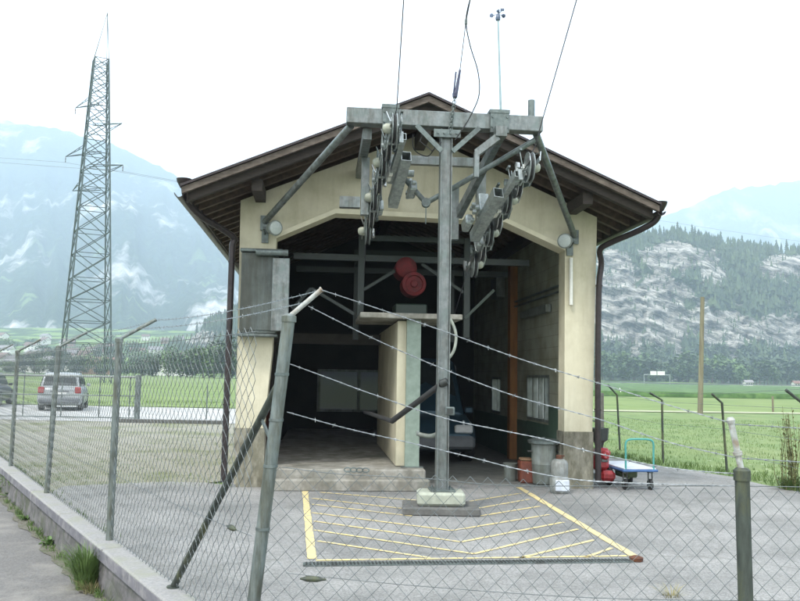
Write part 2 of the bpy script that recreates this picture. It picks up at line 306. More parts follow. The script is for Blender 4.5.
# drain channel, yellow marking
a=G(303,566);b=G(631,562); dirn=(b-a).normalized(); nn=V((-dirn.y,dirn.x,0))
dr=thing('drain_channel','long narrow dark grated drain along the foot of the yellow hatching','drain',a)
g=MB(); g.box((a+b)/2+V((0,0,.010)),(b-a).length,.13,.018,dirn,nn,V((0,0,1))); g.build('channel_frame',galvd,dr)
g=MB(); L=(b-a).length; k=0.03
while k<L-.03: g.box(a+dirn*k+V((0,0,.0215)),.014,.10,.005,dirn,nn,V((0,0,1))); k+=.032
g.build('grate_bars',blackp,dr)
g=MB(); g.lathe(b+dirn*.05+V((0,0,.012)),(0,0,1),[(.06,0),(.065,.03),(.03,.045)],12); tag(g.build('rusty_cap',rust),'small round rusty cap at the right end of the drain','drain cap')
ym=MB(); yz=.013
def line(p0,p1,w):
    a=G(*p0);b=G(*p1);d=(b-a).normalized();n=V((-d.y,d.x,0))*w/2; N=max(2,int((b-a).length/.15)); top=[];bot=[]
    for i in range(N+1):
        q=a.lerp(b,i/N); top.append(q+n*(1+random.uniform(-.12,.08))+V((0,0,yz))); bot.append(q-n*(1+random.uniform(-.12,.08))+V((0,0,yz)))
    for i in range(N): ym.quad(bot[i],bot[i+1],top[i+1],top[i])
line((305,492),(312,560),.085)
line((316,561.5),(628,557),.05); line((519,488),(634,557),.09)
for q in [((320,493),(416,501)),((312,499),(408,510)),((312,505),(412,517)),
          ((312,513.5),(452,531.5),(549,515.5)),((314,522),(461,543),(564,523)),((314,531),(474,555),(578,530)),((318,542),(430,559)),
          ((520,559),(594,541)),((585,558.5),(612,549)),((479,517),(540,507)),((476,509.5),(529,500)),((470,502),(521,494))]:
    for i in range(len(q)-1): line(q[i],q[i+1],.045)
tag(ym.build('yellow_hatching',yellow),kind='structure')
# low drain / dark strip by the lane
# ================================================================== KERB WALL + LEFT FENCE
kw=thing('kerb_wall','low grey concrete kerb wall carrying the chain-link fence beside the road','wall',K(0))
g=MB()
t=-3.0
while t<34:
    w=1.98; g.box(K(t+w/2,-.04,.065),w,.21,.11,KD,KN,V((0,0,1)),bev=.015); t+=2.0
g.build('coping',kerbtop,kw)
g=MB(); g.box(K(15,-.147,.055),36,.006,.085,KD,KN,V((0,0,1))); g.build('coping_shade_strip',mat('coping_shaded_concrete',(.16,.155,.17),(.10,.10,.11),scale=7,rough=.95,bump=.4,c3=(.24,.23,.23),s3=5),kw)  # shade of the coping's road-side face painted as a darker strip, with stains
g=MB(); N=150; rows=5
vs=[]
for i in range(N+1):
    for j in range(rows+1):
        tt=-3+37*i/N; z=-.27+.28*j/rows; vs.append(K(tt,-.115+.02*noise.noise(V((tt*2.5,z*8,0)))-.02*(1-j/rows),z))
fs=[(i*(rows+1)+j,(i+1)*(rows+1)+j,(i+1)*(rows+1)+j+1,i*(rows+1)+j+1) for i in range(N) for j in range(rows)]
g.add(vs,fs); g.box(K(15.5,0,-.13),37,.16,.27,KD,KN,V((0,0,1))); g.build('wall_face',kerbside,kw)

def chain(mb,P0,E,L,z0,z1,w=.1,h=.105,r=.0017,side=3,ztop=None,sag=0):
    n=int(L/(w/2)); m=int((z1-z0)/(h/2)); Np=V((E.y,-E.x,0))
    for k in range(n):
        pts=[]
        zt=(z1 if ztop is None else ztop(k*w/2/L))
        for i in range(m+2):
            x=k*w/2+((i+k)%2)*w/2
            z=zt-i*h/2*(1)
            if z<z0: break
            jit=V((0,0,0))
            d=.004*noise.noise(V((x*1.3,z*1.3,1.7)))
            sx=.0015*noise.noise(V((x*2.1,z*2.1,5)))
            pts.append(P0+E*(x+sx)+Np*((.0025 if i%2 else -.0025)+d)+V((0,0,z)))
        # top barb twist
        if len(pts)>1: mb.tube(pts,r,side,cap=False)
def wirepts(a,b,sag,n=24): return [a.lerp(b,i/n)-V((0,0,sag*4*(i/n)*(1-i/n))) for i in range(n+1)]
def barbed(mb,pts,sp=.11,r=.0017):
    # two twisted strands + barbs
    L=0; seg=[]
    for a,b in zip(pts,pts[1:]): seg.append((L,(b-a).length,a,b)); L+=(b-a).length
    def at(s):
        for s0,l,a,b in seg:
            if s<=s0+l: return a.lerp(b,(s-s0)/l),(b-a).normalized()
        return seg[-1][3],(seg[-1][3]-seg[-1][2]).normalized()
    n=int(L/.02); A=[];C=[]
    for i in range(n+1):
        q,t=at(L*i/n); x=t.cross(V((0,0,1))).normalized();y=t.cross(x); ph=i*.02/.09*2*math.pi
        e=x*math.cos(ph)*.0022+y*math.sin(ph)*.0022; A.append(q+e);C.append(q-e)
    mb.tube(A,r,3,cap=False); mb.tube(C,r,3,cap=False)
    s=random.uniform(0,sp)
    while s<L:
        q,t=at(s); x=t.cross(V((0,0,1))).normalized();y=t.cross(x)
        for k in range(2):
            a=random.uniform(0,math.pi); d=(x*math.cos(a)+y*math.sin(a)); d2=(d+t*.4*(k*2-1)).normalized()
            mb.tube([q-d2*.014,q+d2*.014],.0013,3)
        mb.tube([q-t*.006,q+t*.006],.0042,5)
        s+=sp*random.uniform(.85,1.15)
PT=1.95  # top of posts
lf=thing('chain_link_fence','tall galvanised chain-link fence along the kerb wall, topped with barbed wire','fence',K(0))
posts=[(0,.038),(3.34,.033),(6.67,.033),(10.0,.033),(13.3,.033),(16.6,.033)]
armdir=(KN*.86+V((0,0,.52))).normalized()
corner_top=D(289,317,4.83)
for i,(t,r) in enumerate(posts):
    g=MB(); b0=K(t,0,.1)
    top=K(t,0,PT) if i else corner_top
    if i==2: top+=V((.05,0,0))
    g.tube([b0,b0.lerp(top,.5),top],r,14)
    g.lathe(top-V((0,0,.03)),(0,0,1),[(r+.006,0),(r+.006,.035),(r*.5,.05)],14)
    po=g.build('post',postm,lf,smooth=True)
    if i==0:
        tip=D(321,290,4.83)
    else: tip=top+armdir*.38
    g=MB(); g.tube([top-(tip-top)*.05,tip],.015 if i==0 else .017,10); g.lathe(tip,(tip-top),[(.018,0),(.018,.01)],10)
    g.build('barb_arm',extm if i==0 else postm,po,smooth=True)
    posts[i]=(t,r,top,tip)
g=MB(); chain(g,K(.02,.0,0),KD,15.5,.13,PT-.02,r=.0021); g.build('mesh_netting',wired,lf)
g=MB()
for fr in (1.0,.56):
    for i in range(5):
        a=posts[i][2].lerp(posts[i][3],fr); b=posts[i+1][2].lerp(posts[i+1][3],fr)
        barbed(g,wirepts(a,b,.035,10),r=.0019)
g.build('barbed_wire',wirem,lf)
g=MB()
for z,s in((.72,.02),(PT-.05,.01),(.16,0)):
    for i in range(5):
        g.tube(wirepts(K(posts[i][0],.0,z),K(posts[i+1][0],.0,z),s,8),.0022,4,cap=False)
g.build('tension_wire',wired,lf)
br0=K(1.42,0,.12); br1=K(0,0,.1).lerp(corner_top,.79)+KD*.03
g=MB(); g.tube([br0,br1],.024,12); g.lathe(br0,(0,0,1),[(.045,-.002),(.045,.012)],10); g.build('diagonal_brace',postdark,lf,smooth=True)
for z in (.75,1.10,1.36,1.62):
    c=K(0,0,.1).lerp(corner_top,(z-.1)/(PT-.1)); g=MB(); g.lathe(c,(0,0,1),[(.042,-.008),(.042,.008)],14); g.lathe(c+KD*.045,KN,[(.008,-.02),(.008,.02)],6); g.build('clamp',galvd,lf)
c=K(0,0,.1).lerp(corner_top,.60); g=MB(); g.beam(c,c.lerp(br0.lerp(br1,.86),1),.012,.02); g.build('brace_strap',galvd,lf)
def tens(mb,c,E):
    mb.lathe(c-E*.075,E,[(.005,0),(.010,.02),(.016,.04),(.016,.10),(.010,.12),(.005,.15)],10); mb.box(c+V((0,0,.002)),.055,.024,.03,E,V((-E.y,E.x,0)),V((0,0,1)),bev=.006)
g=MB(); tens(g,K(.30,-.01,.72),KD); g.build('wire_tensioner',postdark,lf,smooth=True)
# ================================================================== FRONT FENCE (low netting, four barbed strands)
FR=V((1.925,4.62,0)); FE=(FR-KC); FE.z=0; FL=FE.length; FE.normalize()
ff=thing('front_gate_fence','low sagging chain-link netting with four barbed strands across the front of the yard','fence',FR)
g=MB(); rt=D(742,473,4.62)
g.tube([V((FR.x,FR.y,-.02)),rt],.04,14); g.lathe(rt-V((0,0,.02)),(0,0,1),[(.046,-.02),(.046,.035),(.03,.05)],14); po=g.build('post',postdark,ff,smooth=True)
et=D(731,422,4.62); g=MB(); g.tube([rt,et],.017,10); g.lathe(et-(et-rt)*.03,(et-rt),[(.02,0),(.024,.02),(.015,.035)],10); g.lathe(rt.lerp(et,.35),(et-rt),[(.025,0),(.025,.02)],10); g.build('post_extension',extm,po,smooth=True)
farp=FR+FE*3.2
g=MB(); g.tube([V((farp.x,farp.y,0)),V((farp.x,farp.y,1.15))],.038,12); g.build('post',postdark,ff,smooth=True)
ztop=lambda s: 1.12-.10*s*2.0 if s<.28 else 1.06
def ztf(s):
    return 1.115-.055*min(1,s/.45)
g=MB(); chain(g,KC+FE*.05,FE,FL+3.1,.04,1.2,ztop=ztf,r=.0023); g.build('mesh_netting',wired,ff)
g=MB()
c5=KC.copy(); 
def FD(x,y):   # point on the front fence plane
    n=V((-FE.y,FE.x,0)); d=ray(x,y); t=(KC-CAM).dot(n)/d.dot(n); return CAM+d*t
W=[[(321.5,290),(376,308),(436,328.5),(520,359),(598,383),(668,405),(731,423)],
   [(308,306),(370,337),(436,366),(515,396),(595,418),(668,442),(738,458)],
   [(290,364),(331,379),(369,393),(442,417.5),(500,430),(548,440),(596,453),(670,468),(741,474)],
   [(287,412),(345,428),(402,441),(470,457),(522,470),(580,480),(660,484),(742,486)]]
def smoothp(pts,n=6):
    out=[]
    for i in range(len(pts)-1):
        p0=pts[max(i-1,0)];p1=pts[i];p2=pts[i+1];p3=pts[min(i+2,len(pts)-1)]
        for k in range(n):
            t=k/n; out.append(0.5*((2*p1)+(p2-p0)*t+(2*p0-5*p1+4*p2-p3)*t*t+(3*p1-3*p2+p3-p0)*t*t*t))
    out.append(pts[-1]); return out
for w in W:
    barbed(g,smoothp([FD(*q) for q in w]),r=.0021,sp=.13)
for (x,y),z in (((731,424),.02),((738,458),.02)):
    a=FD(x,y); barbed(g,wirepts(a,a+FE*3.1-V((0,0,z)),.03,8))
g.build('barbed_wire',wirem,ff)
g=MB()
tw=[FD(286,573),FD(420,586),FD(600,598),FD(800,601)]
g.tube(smoothp(tw),.0022,4,cap=False)
g.tube(smoothp([FD(282,467),FD(340,474),FD(420,478),FD(500,485),FD(600,486),FD(742,486),FD(850,488)]),.0022,4,cap=False)
g.build('tension_wire',wired,ff)
g=MB(); tens(g,FD(313,579),FE); g.build('wire_tensioner',postdark,ff,smooth=True)
g=MB(); c=FD(357,470)
for i in range(4):
    cc=c+FE*(i*.035-.055); g.tube([cc+FE*.02*math.cos(a)+V((0,0,.012*math.sin(a))) for a in [2*math.pi*k/10 for k in range(11)]],.004,5,cap=False)
g.build('shackle',galvd,ff,smooth=True)
# ================================================================== BUILDING
uL,uR=-5.40,.05; UC=-2.69; WL=-5.36; WR=.10
bd=thing('station_building','cream ropeway valley station with open front bays and low pitched tiled roof','building',B(UC,0,0))
BX=(BU,BV,V((0,0,1)))
def bbox(mb,u0,u1,v0,v1,z0,z1,bev=0): mb.box(B((u0+u1)/2,(v0+v1)/2,(z0+z1)/2),abs(u1-u0),abs(v1-v0),abs(z1-z0),*BX,bev=bev); return mb
LEN=9.0; EZ=4.12; PK=5.57; SL=(PK-EZ)/3.37      # eave bottom / peak height, half width 3.37
def rz(u,off=0): return PK-abs(u-UC)*SL+off
# gable / facade panel with opening cut as polygon strips
TH=.32
gt=lambda u: rz(u)-.17
g=MB()
# left column (tapered), right column, lintel pieces
def P(u,z,v=0): return B(u,v,z)
e=BV*TH
g.prism([P(-5.34,.84),P(-4.93,.84),P(-4.84,2.0),P(-4.83,3.69),P(-4.83,gt(-4.83)),P(-5.38,gt(-5.38))],e)
g.prism([P(-.40,.84),P(.04,.84),P(.13,gt(.13)),P(-.385,gt(-.385)),P(-.385,3.65)],e)
g.prism([P(-4.83,3.69),P(-3.95,4.10),P(-2.66,4.08),P(-2.66,gt(-2.66)),P(-4.83,gt(-4.83))],e)
g.prism([P(-2.66,4.08),P(-1.34,4.06),P(-.385,3.65),P(-.385,gt(-.385)),P(-2.66,gt(-2.66))],e)
g.build('facade',cream,bd)
# trim around the opening, slightly proud
g=MB(); tr=[(-4.83,3.69),(-3.95,4.10),(-1.34,4.06),(-.385,3.65)]
for i in range(3):
    a,b=tr[i],tr[i+1]; d=V((b[0]-a[0],b[1]-a[1])).normalized(); nrm=V((-d.y,d.x))*.07
    g.prism([P(a[0],a[1]-.004,-.02),P(b[0],b[1]-.004,-.02),P(b[0]+nrm.x*0,b[1]+.07,-.02),P(a[0],a[1]+.07,-.02)],BV*(TH+.04))
g.build('opening_trim',mat('trim_render',(.68,.64,.48),(.6,.56,.42),scale=5,rough=.9),bd)
g=MB()
g.prism([P(-5.30,-.02,-.02),P(-4.90,-.02,-.02),P(-4.915,.86,-.02),P(-5.36,.86,-.02)],BV*(TH+.05))
g.build('plinth',plinth,bd); g=MB()
g.prism([P(-.42,-.02,-.02),P(.045,-.02,-.02),P(.05,.86,-.02),P(-.415,.86,-.02)],BV*(TH+.05))
g.build('plinth',plinth,bd)
# side walls
wv0=TH
g=MB(); bbox(g,-5.36,-5.14,wv0,LEN-.201,0,rz(-5.36)-.01); g.build('side_wall',creamblock,bd)
# right wall with two window openings
w1v0,w1z1=BW(549.5,374,-.14); w1v1,w1z0=BW(527,420,-.14)
_,z1a=BW(538,375,-.14); _,z0a=BW(538,421,-.14)
w2v0,_=BW(501,377,-.14); w2v1,_=BW(492,412,-.14); _,z1b=BW(497,377,-.14); _,z0b=BW(497,413,-.14)
w1=(min(w1v0,w1v1),max(w1v0,w1v1),z0a,z1a); w2=(min(w2v0,w2v1),max(w2v0,w2v1),z0b,z1b)
LEN=max(LEN,w2[1]+2.2)
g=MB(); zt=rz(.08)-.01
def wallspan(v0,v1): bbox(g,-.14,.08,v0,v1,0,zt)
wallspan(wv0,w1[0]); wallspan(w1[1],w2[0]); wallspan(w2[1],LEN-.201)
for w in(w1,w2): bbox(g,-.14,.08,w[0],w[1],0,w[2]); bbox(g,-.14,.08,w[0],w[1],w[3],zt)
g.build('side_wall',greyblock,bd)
g=MB(); bbox(g,-.155,-.145,wv0+.05,w1[0]-.0,.02,1.18); bbox(g,-.155,-.145,w1[0],w1[1],.02,w1[2]-.03); bbox(g,-.155,-.145,w1[1],LEN-.3,.02,1.18 if w2[2]>1.2 else w2[2]-.03); g.build('dado_paint',darkgreen,bd)
for w,nb in((w1,4),(w2,2)):
    g=MB(); t=.05
    bbox(g,-.15,.0,w[0],w[0]+t,w[2],w[3]);bbox(g,-.15,.0,w[1]-t,w[1],w[2],w[3]);bbox(g,-.15,.0,w[0],w[1],w[3]-t,w[3]-.001);bbox(g,-.15,.0,w[0],w[1],w[2]+.001,w[2]+t)
    for i in range(1,nb):
        c=w[0]+(w[1]-w[0])*i/nb; bbox(g,-.13,-.02,c-.03,c+.03,w[2]+t,w[3]-t)
    fr=g.build('window',greyp,bd)
    g=MB(); g.quad(B(-.05,w[0]+.03,w[2]+.03),B(-.05,w[1]-.03,w[2]+.03),B(-.05,w[1]-.03,w[3]-.03),B(-.05,w[0]+.03,w[3]-.03)) if 1 else bbox(g,-.06,-.05,w[0]+.03,w[1]-.03,w[2]+.03,w[3]-.03); g.build('pane',frost,fr)
# back wall with window opening in left bay
bw=BF(318,369,LEN); bw2=BF(383,412,LEN)
u0,u1,zz1,zz0=bw[0],bw2[0],bw[1],bw2[1]
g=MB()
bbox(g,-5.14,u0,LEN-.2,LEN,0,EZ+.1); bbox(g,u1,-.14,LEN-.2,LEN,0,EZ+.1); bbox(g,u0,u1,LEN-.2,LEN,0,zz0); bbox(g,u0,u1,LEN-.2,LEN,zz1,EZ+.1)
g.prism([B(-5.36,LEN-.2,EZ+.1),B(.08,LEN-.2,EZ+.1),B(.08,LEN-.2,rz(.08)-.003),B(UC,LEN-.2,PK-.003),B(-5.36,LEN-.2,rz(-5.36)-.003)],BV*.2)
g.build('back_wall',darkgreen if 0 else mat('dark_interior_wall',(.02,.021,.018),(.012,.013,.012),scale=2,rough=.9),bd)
g=MB()
for c in (u0+.03,u0+(u1-u0)*.62,u1-.03): bbox(g,c-.04,c+.04,LEN-.22,LEN-.05,zz0,zz1)
bbox(g,u0,u1,LEN-.22,LEN-.05,zz1-.06,zz1-.001); bbox(g,u0,u1,LEN-.22,LEN-.05,zz0+.001,zz0+.06)
fr=g.build('window',greyp,bd); g=MB(); bbox(g,u0+.05,u1-.05,LEN-.12,LEN-.11,zz0+.05,zz1-.05); g.build('pane',glass,fr)
# roof: slabs, fascia, rafters, purlins
RO=1.05   # front overhang
rf=MB()
for s in(-1,1):
    ue=UC+s*3.35; zE=rz(ue)
    rf.prism([B(UC,-RO,PK+.06),B(ue,-RO,zE+.06),B(ue,-RO,zE+.11),B(UC,-RO,PK+.11)],BV*(LEN+RO+.5))
roof=rf.build('roof',tile,bd)
g=MB()
for s in(-1,1):
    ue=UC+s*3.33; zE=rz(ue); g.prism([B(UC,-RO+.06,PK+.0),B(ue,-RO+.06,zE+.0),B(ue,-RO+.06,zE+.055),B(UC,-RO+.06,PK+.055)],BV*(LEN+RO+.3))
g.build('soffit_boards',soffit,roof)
for s in(-1,1):
    ue=UC+s*3.38; zE=rz(ue)
    g=MB(); g.prism([B(UC,-RO-.02,PK-.03),B(ue,-RO-.02,zE-.03),B(ue,-RO-.02,zE+.06),B(UC,-RO-.02,PK+.06)],BV*.07)
    g.build('barge_board',fascia,roof)
    g=MB(); g.prism([B(UC,-RO-.05,PK+.07),B(ue+s*.02,-RO-.05,rz(ue+s*.02)+.07),B(ue+s*.02,-RO-.05,rz(ue+s*.02)+.105),B(UC,-RO-.05,PK+.105)],BV*.07)
    g.build('verge_strip',copper,roof)
    g=MB(); g.prism([B(UC,-RO+.10,PK-.16),B(ue-s*.05,-RO+.10,rz(ue-s*.05)-.14),B(ue-s*.05,-RO+.10,rz(ue-s*.05)-.0),B(UC,-RO+.10,PK-.0)],BV*.10)
    g.build('verge_rafter',darkwood,roof)
for s in(-1,1):
    ue=UC+s*3.30; g=MB(); bbox(g,ue-.012,ue+.012,-RO+.10,LEN+.2,rz(ue)-.135,rz(ue)+.055); g.build('eave_board',darkwood,roof)
v=-RO+.45
g=MB()
while v<LEN:
    for s in(-1,1):
        ue=UC+s*3.28
        us=UC+s*.05
        g.prism([B(us,v,rz(us)-.14),B(ue,v,rz(ue)-.12),B(ue,v,rz(ue)-.004),B(us,v,rz(us)-.004)],BV*.09)
    v+=.42
g.build('rafters',rafter,roof)
for u in(-5.08,-.28,UC):
    g=MB(); bbox(g,u-.075,u+.075,-RO+.25,LEN-.21,rz(u)-.32-(.12 if u==UC else 0),rz(u)-.145-(.1 if u==UC else 0)); g.build('purlin',darkwood,roof)
# gutters and downpipes
for s in(-1,1):
    ue=UC+s*3.42; zE=rz(ue)+.0
    pts=[]
    g=MB(); prof=[(math.cos(a)*.065,math.sin(a)*.065) for a in [math.pi*(1+k/8) for k in range(9)]]
    vs=[]
    for vv in(-RO+.0,LEN+.3):
        for (x,z) in prof: vs.append(B(ue+x,vv,zE+z))
        for (x,z) in prof[::-1]: vs.append(B(ue+x*.9,vv,zE+z*.9))
    n=18; g.add(vs,[(i,(i+1)%n,(i+1)%n+n,i+n) for i in range(n)]+[tuple(range(n))]); gu=g.build('gutter',copper,bd,smooth=True)
    g=MB()
    if s<0:
        q=[D(184,184,11.3),D(187,200,11.4),D(201,216,11.6),D(222,229,11.9),D(234,238,12.05)]
        q+= [B(-5.47,-.08,z) for z in (3.55,3.3,2.4,1.2,.1)]
    else:
        q=[D(660,207,11.75),D(656,220,11.85),D(640,230,12.0),D(610,243,12.35),D(600,250,12.5)]
        q+= [B(.17,-.08,3.45),B(.13,-.08,3.1),B(.11,-.08,2.2),B(.10,-.08,1.2),B(.10,-.08,.12)]
    g.tube(smoothp([V(a) for a in q],5),.046,12)
    g.lathe(q[0]+V((0,0,-.02)),(0,0,1),[(.05,-.04),(.10,.05),(.11,.09),(.06,.10)],12)
    for i in (6,8): g.lathe(q[i],(0,0,1),[(.056,-.012),(.056,.012)],12)
    g.build('downpipe',copper,gu,smooth=True)
# platform, steps in left bay; floor in right bay; centre pier
g=MB(); bbox(g,-4.88,-2.55,-.25,LEN-.21,.0,.30,bev=.015); g.build('platform',conc,bd)
g=MB(); bbox(g,-4.88,-2.5,-.42,-.252,.0,.17,bev=.02); g.build('step',conc,bd)
g=MB(); bbox(g,-2.54,-.15,.33,LEN-.21,.006,.03); g.build('floor',mat('bay_floor',(.19,.19,.17),(.13,.13,.12),scale=5,rough=.8),bd)
ca=BF(376,400,.5)[0]; 
g=MB(); bbox(g,-2.96,-2.62,.15,4.2,.305,2.50,bev=.01); g.build('centre_pier',cream,bd)
g=MB(); bbox(g,-3.55,-2.0,-.1,1.6,2.52,2.60,bev=.01); g.build('concrete_slab',conc,bd)
# interior partition hiding depth in the left bay (wall with lintel beam)
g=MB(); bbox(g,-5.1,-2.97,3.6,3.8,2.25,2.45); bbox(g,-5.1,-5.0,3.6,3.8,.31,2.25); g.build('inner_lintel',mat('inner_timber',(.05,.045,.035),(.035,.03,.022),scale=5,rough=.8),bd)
g=MB(); bbox(g,-5.13,-5.05,.6,LEN-.3,.31,1.2); g.build('red_wall_panel',orange,bd)
# timber post on right wall
pv0,_=BW(517,340,-.16); pv1,_=BW(505,340,-.3)
g=MB(); bbox(g,-.30,-.15,pv0,pv0+.22,.04,3.95); g.build('timber_post',brownpost,bd)
va,za=BW(566,289,-.2); g=MB()
for dz in(0,.10): 
    g.tube([B(-.20,va-.02,za+dz),B(-.20,va+3.6,za+dz)],.02,8)
g.build('wall_pipe',galvd,bd,smooth=True)
va,za=BW(549,308,-.2); vb,_=BW(523,312,-.2)
g=MB(); bbox(g,-.26,-.16,va,vb,za-.07,za+.07,bev=.01); g.build('strip_lamp',greyp,bd)
va,za=BW(503,288,-.2); g=MB(); bbox(g,-.35,-.15,va,va+.6,za-.2,za+.25,bev=.01); g.build('junction_box',greyp,bd)
# white corner conduit on right column inner face
g=MB(); a=BF(571,258,-.04); b=BF(571,305,-.04); g.tube([B(a[0],-.045,a[1]),B(b[0],-.045,b[1])],.028,8); g.build('conduit',whitep,bd,smooth=True)
# column cabinet + roller panel (left)
cb=thing('switch_cabinet','weathered grey metal cabinet hung on the left facade column above the plinth','cabinet',B(-5.05,-.2,2.2))
a=BF(242,252,-.22); b=BF(276,334,-.22)
g=MB(); bbox(g,a[0],b[0],-.25,-.004,b[1],a[1],bev=.012); g.build('box_body',cabgrey,cb)
g=MB(); bbox(g,a[0]-.02,b[0]+.06,-.30,-.004,a[1]+.002,a[1]+.05,bev=.01); g.build('lid',galvd,cb)
g=MB(); bbox(g,a[0]-.02,b[0]+.02,-.28,-.004,b[1]-.045,b[1]-.002,bev=.01); g.build('bottom_rail',galvd,cb)
g=MB(); bbox(g,a[0]+.04,b[0]-.04,-.262,-.252,b[1]+.05,a[1]-.05,bev=.003); g.build('door',cabgrey,cb)
rp=thing('roller_shutter','narrow grey sheet panel hanging from a bracket at the left edge of the opening','shutter',B(-4.75,-.2,2.2))
c=BF(273,258,-.35); d=BF(288,330,-.35)
g=MB(); bbox(g,c[0],d[0],-.38,-.30,d[1]-.02,c[1],bev=.01); g.build('sheet',galv,rp)
g=MB(); g.tube([B(c[0]-.25,-.34,c[1]+.08),B(d[0]-.03,-.34,c[1]+.08)],.05,12); g.build('roller',galvd,rp,smooth=True)
g=MB(); bbox(g,c[0]+.02,d[0]-.02,-.30,-.02,c[1]-.06,c[1]-.01); g.build('bracket',galvd,rp)
# floodlights
def lamp(px,py,side,label):
    u,z=BF(px,py,-.3); L=B(u,-.3,z); o=thing('flood_lamp',label,'lamp',L)
    ax=(BU*(.55*side)+BV*(-.9)+V((0,0,-.12))).normalized()
    g=MB(); g.lathe(L,ax,[(.04,-.14),(.085,-.12),(.105,-.03),(.115,.0),(.115,.02),(.10,.025)],22); g.build('housing',greyp,o,smooth=True)
    g=MB(); g.lathe(L+ax*.022,ax,[(.098,0),(.095,.012),(.05,.024)],22); g.build('lens',mat('lamp_lens',(.42,.46,.44),(.36,.4,.38),scale=30,rough=.25),o,smooth=True)
    g=MB(); g.tube([L-ax*.1,L-ax*.1-BU*side*.12,B(u-.16*side,-.015,z-.05)],.018,8); g.box(B(u-.16*side,-.02,z-.04),.10,.03,.28,*BX); g.build('bracket',galvd,o)
    return o
lamp(275,228,1,'round grey floodlight bracketed to the facade on the left, beneath the sloping strut')
lamp(565,241,-1,'round grey floodlight bracketed to the facade on the right, beside the white conduit')
# green steel channel at centre pier + winch frame + motor
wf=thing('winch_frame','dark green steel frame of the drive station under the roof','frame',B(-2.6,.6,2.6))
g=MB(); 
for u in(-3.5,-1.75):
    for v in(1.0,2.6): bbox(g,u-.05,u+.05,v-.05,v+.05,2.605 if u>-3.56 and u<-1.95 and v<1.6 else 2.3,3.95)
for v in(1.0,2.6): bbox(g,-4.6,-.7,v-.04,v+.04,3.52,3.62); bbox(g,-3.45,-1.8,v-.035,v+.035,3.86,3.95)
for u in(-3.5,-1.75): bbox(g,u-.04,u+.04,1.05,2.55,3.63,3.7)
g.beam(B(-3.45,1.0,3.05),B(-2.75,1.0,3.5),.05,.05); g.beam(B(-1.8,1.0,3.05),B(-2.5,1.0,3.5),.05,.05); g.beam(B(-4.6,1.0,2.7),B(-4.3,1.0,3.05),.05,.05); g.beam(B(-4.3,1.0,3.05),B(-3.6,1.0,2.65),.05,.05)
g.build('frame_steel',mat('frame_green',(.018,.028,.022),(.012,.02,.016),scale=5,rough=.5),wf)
g=MB(); g.beam(B(-1.78,.95,2.62),B(-1.3,.95,3.1),.045,.045); g.build('diagonal_brace',mat('brace_green',(.06,.08,.065),scale=5),wf)
mo=thing('drive_motor','red electric drive motor with two round housings on the green frame','motor',B(-2.85,.9,2.62))
m1=BF(406,268,.9); m2=BF(413,285,.9)
g=MB(); g.lathe(B(m1[0],.85,m1[1]),-BV,[(.05,-.6),(.17,-.55),(.18,-.05),(.17,.02),(.12,.06),(.05,.07)],24); g.build('motor_body',redd,mo,smooth=True)
g=MB(); g.lathe(B(m2[0],.75,m2[1]),-BV,[(.06,-.5),(.19,-.45),(.2,-.02),(.19,.03),(.14,.05),(.13,.02),(.06,.02),(.05,.06)],24); g.build('gear_housing',redd,mo,smooth=True)
g=MB(); bbox(g,m2[0]-.3,m2[0]+.22,.75,1.3,2.61,2.82,bev=.02); g.build('motor_base',mat('deep_green',(.02,.035,.025),scale=4,rough=.5),mo)
gc=thing('steel_channel_post','pale green steel channel standing against the centre pier','post',B(-2.75,-.05,.3))
a=BF(407,330,.06)[0]; b=BF(421,330,.06)[0]
g=MB(); bbox(g,a,b,.055,.07,.31,2.51); bbox(g,a,a+.012,.07,.14,.31,2.51); bbox(g,b-.012,b,.07,.14,.31,2.51); g.build('channel',greensteel,gc)
g=MB(); bbox(g,a-.06,b+.06,.0,.145,.302,.312); g.build('base_plate',galvd,gc)
hs=thing('hanging_hose','pale curved hose drooping from the slab right of the mast','hose',B(-2.2,.3,2.5))
g=MB(); g.tube(smoothp([D(448,318,12.3),D(452,322,12.3),D(456,335,12.3),D(454,350,12.3),D(447,360,12.35),D(440,364,12.5)]),.022,8); g.build('tube',mat('hose',(.35,.38,.33),scale=9,rough=.5),hs,smooth=True)
# bracket pipe at lower mast
pb=thing('pipe_elbow','short pale bent pipe fixed to the side of the centre pier','pipe',B(-2.5,.3,.9))
g=MB(); g.tube(smoothp([D(415,433,12.5),D(428,436,12.4),D(437,434,12.2),D(443,425,11.9),D(448,408,11.8)]),.035,10); g.lathe(D(416,433,12.5),(BU),[(.06,0),(.06,.03)],12); g.build('pipe',whitep if 0 else greyp,pb,smooth=True)
# black rubber arm from mast into left bay
ba=thing('barrier_arm','black padded arm running from the mast down into the left bay','barrier',D(440,384,10.15))
g=MB(); g.tube([D(443,383,10.12),D(392,421,11.3)],.038,12); g.tube([D(392,421,11.3),D(365,412,13.5)],.032,10); g.build('padded_bar',rubber,ba,smooth=True)
g=MB(); g.lathe(D(443,383,10.12),(.8,-.3,.4),[(.045,-.03),(.05,.0),(.045,.06)],12); g.build('end_cap',blackp,ba,smooth=True)
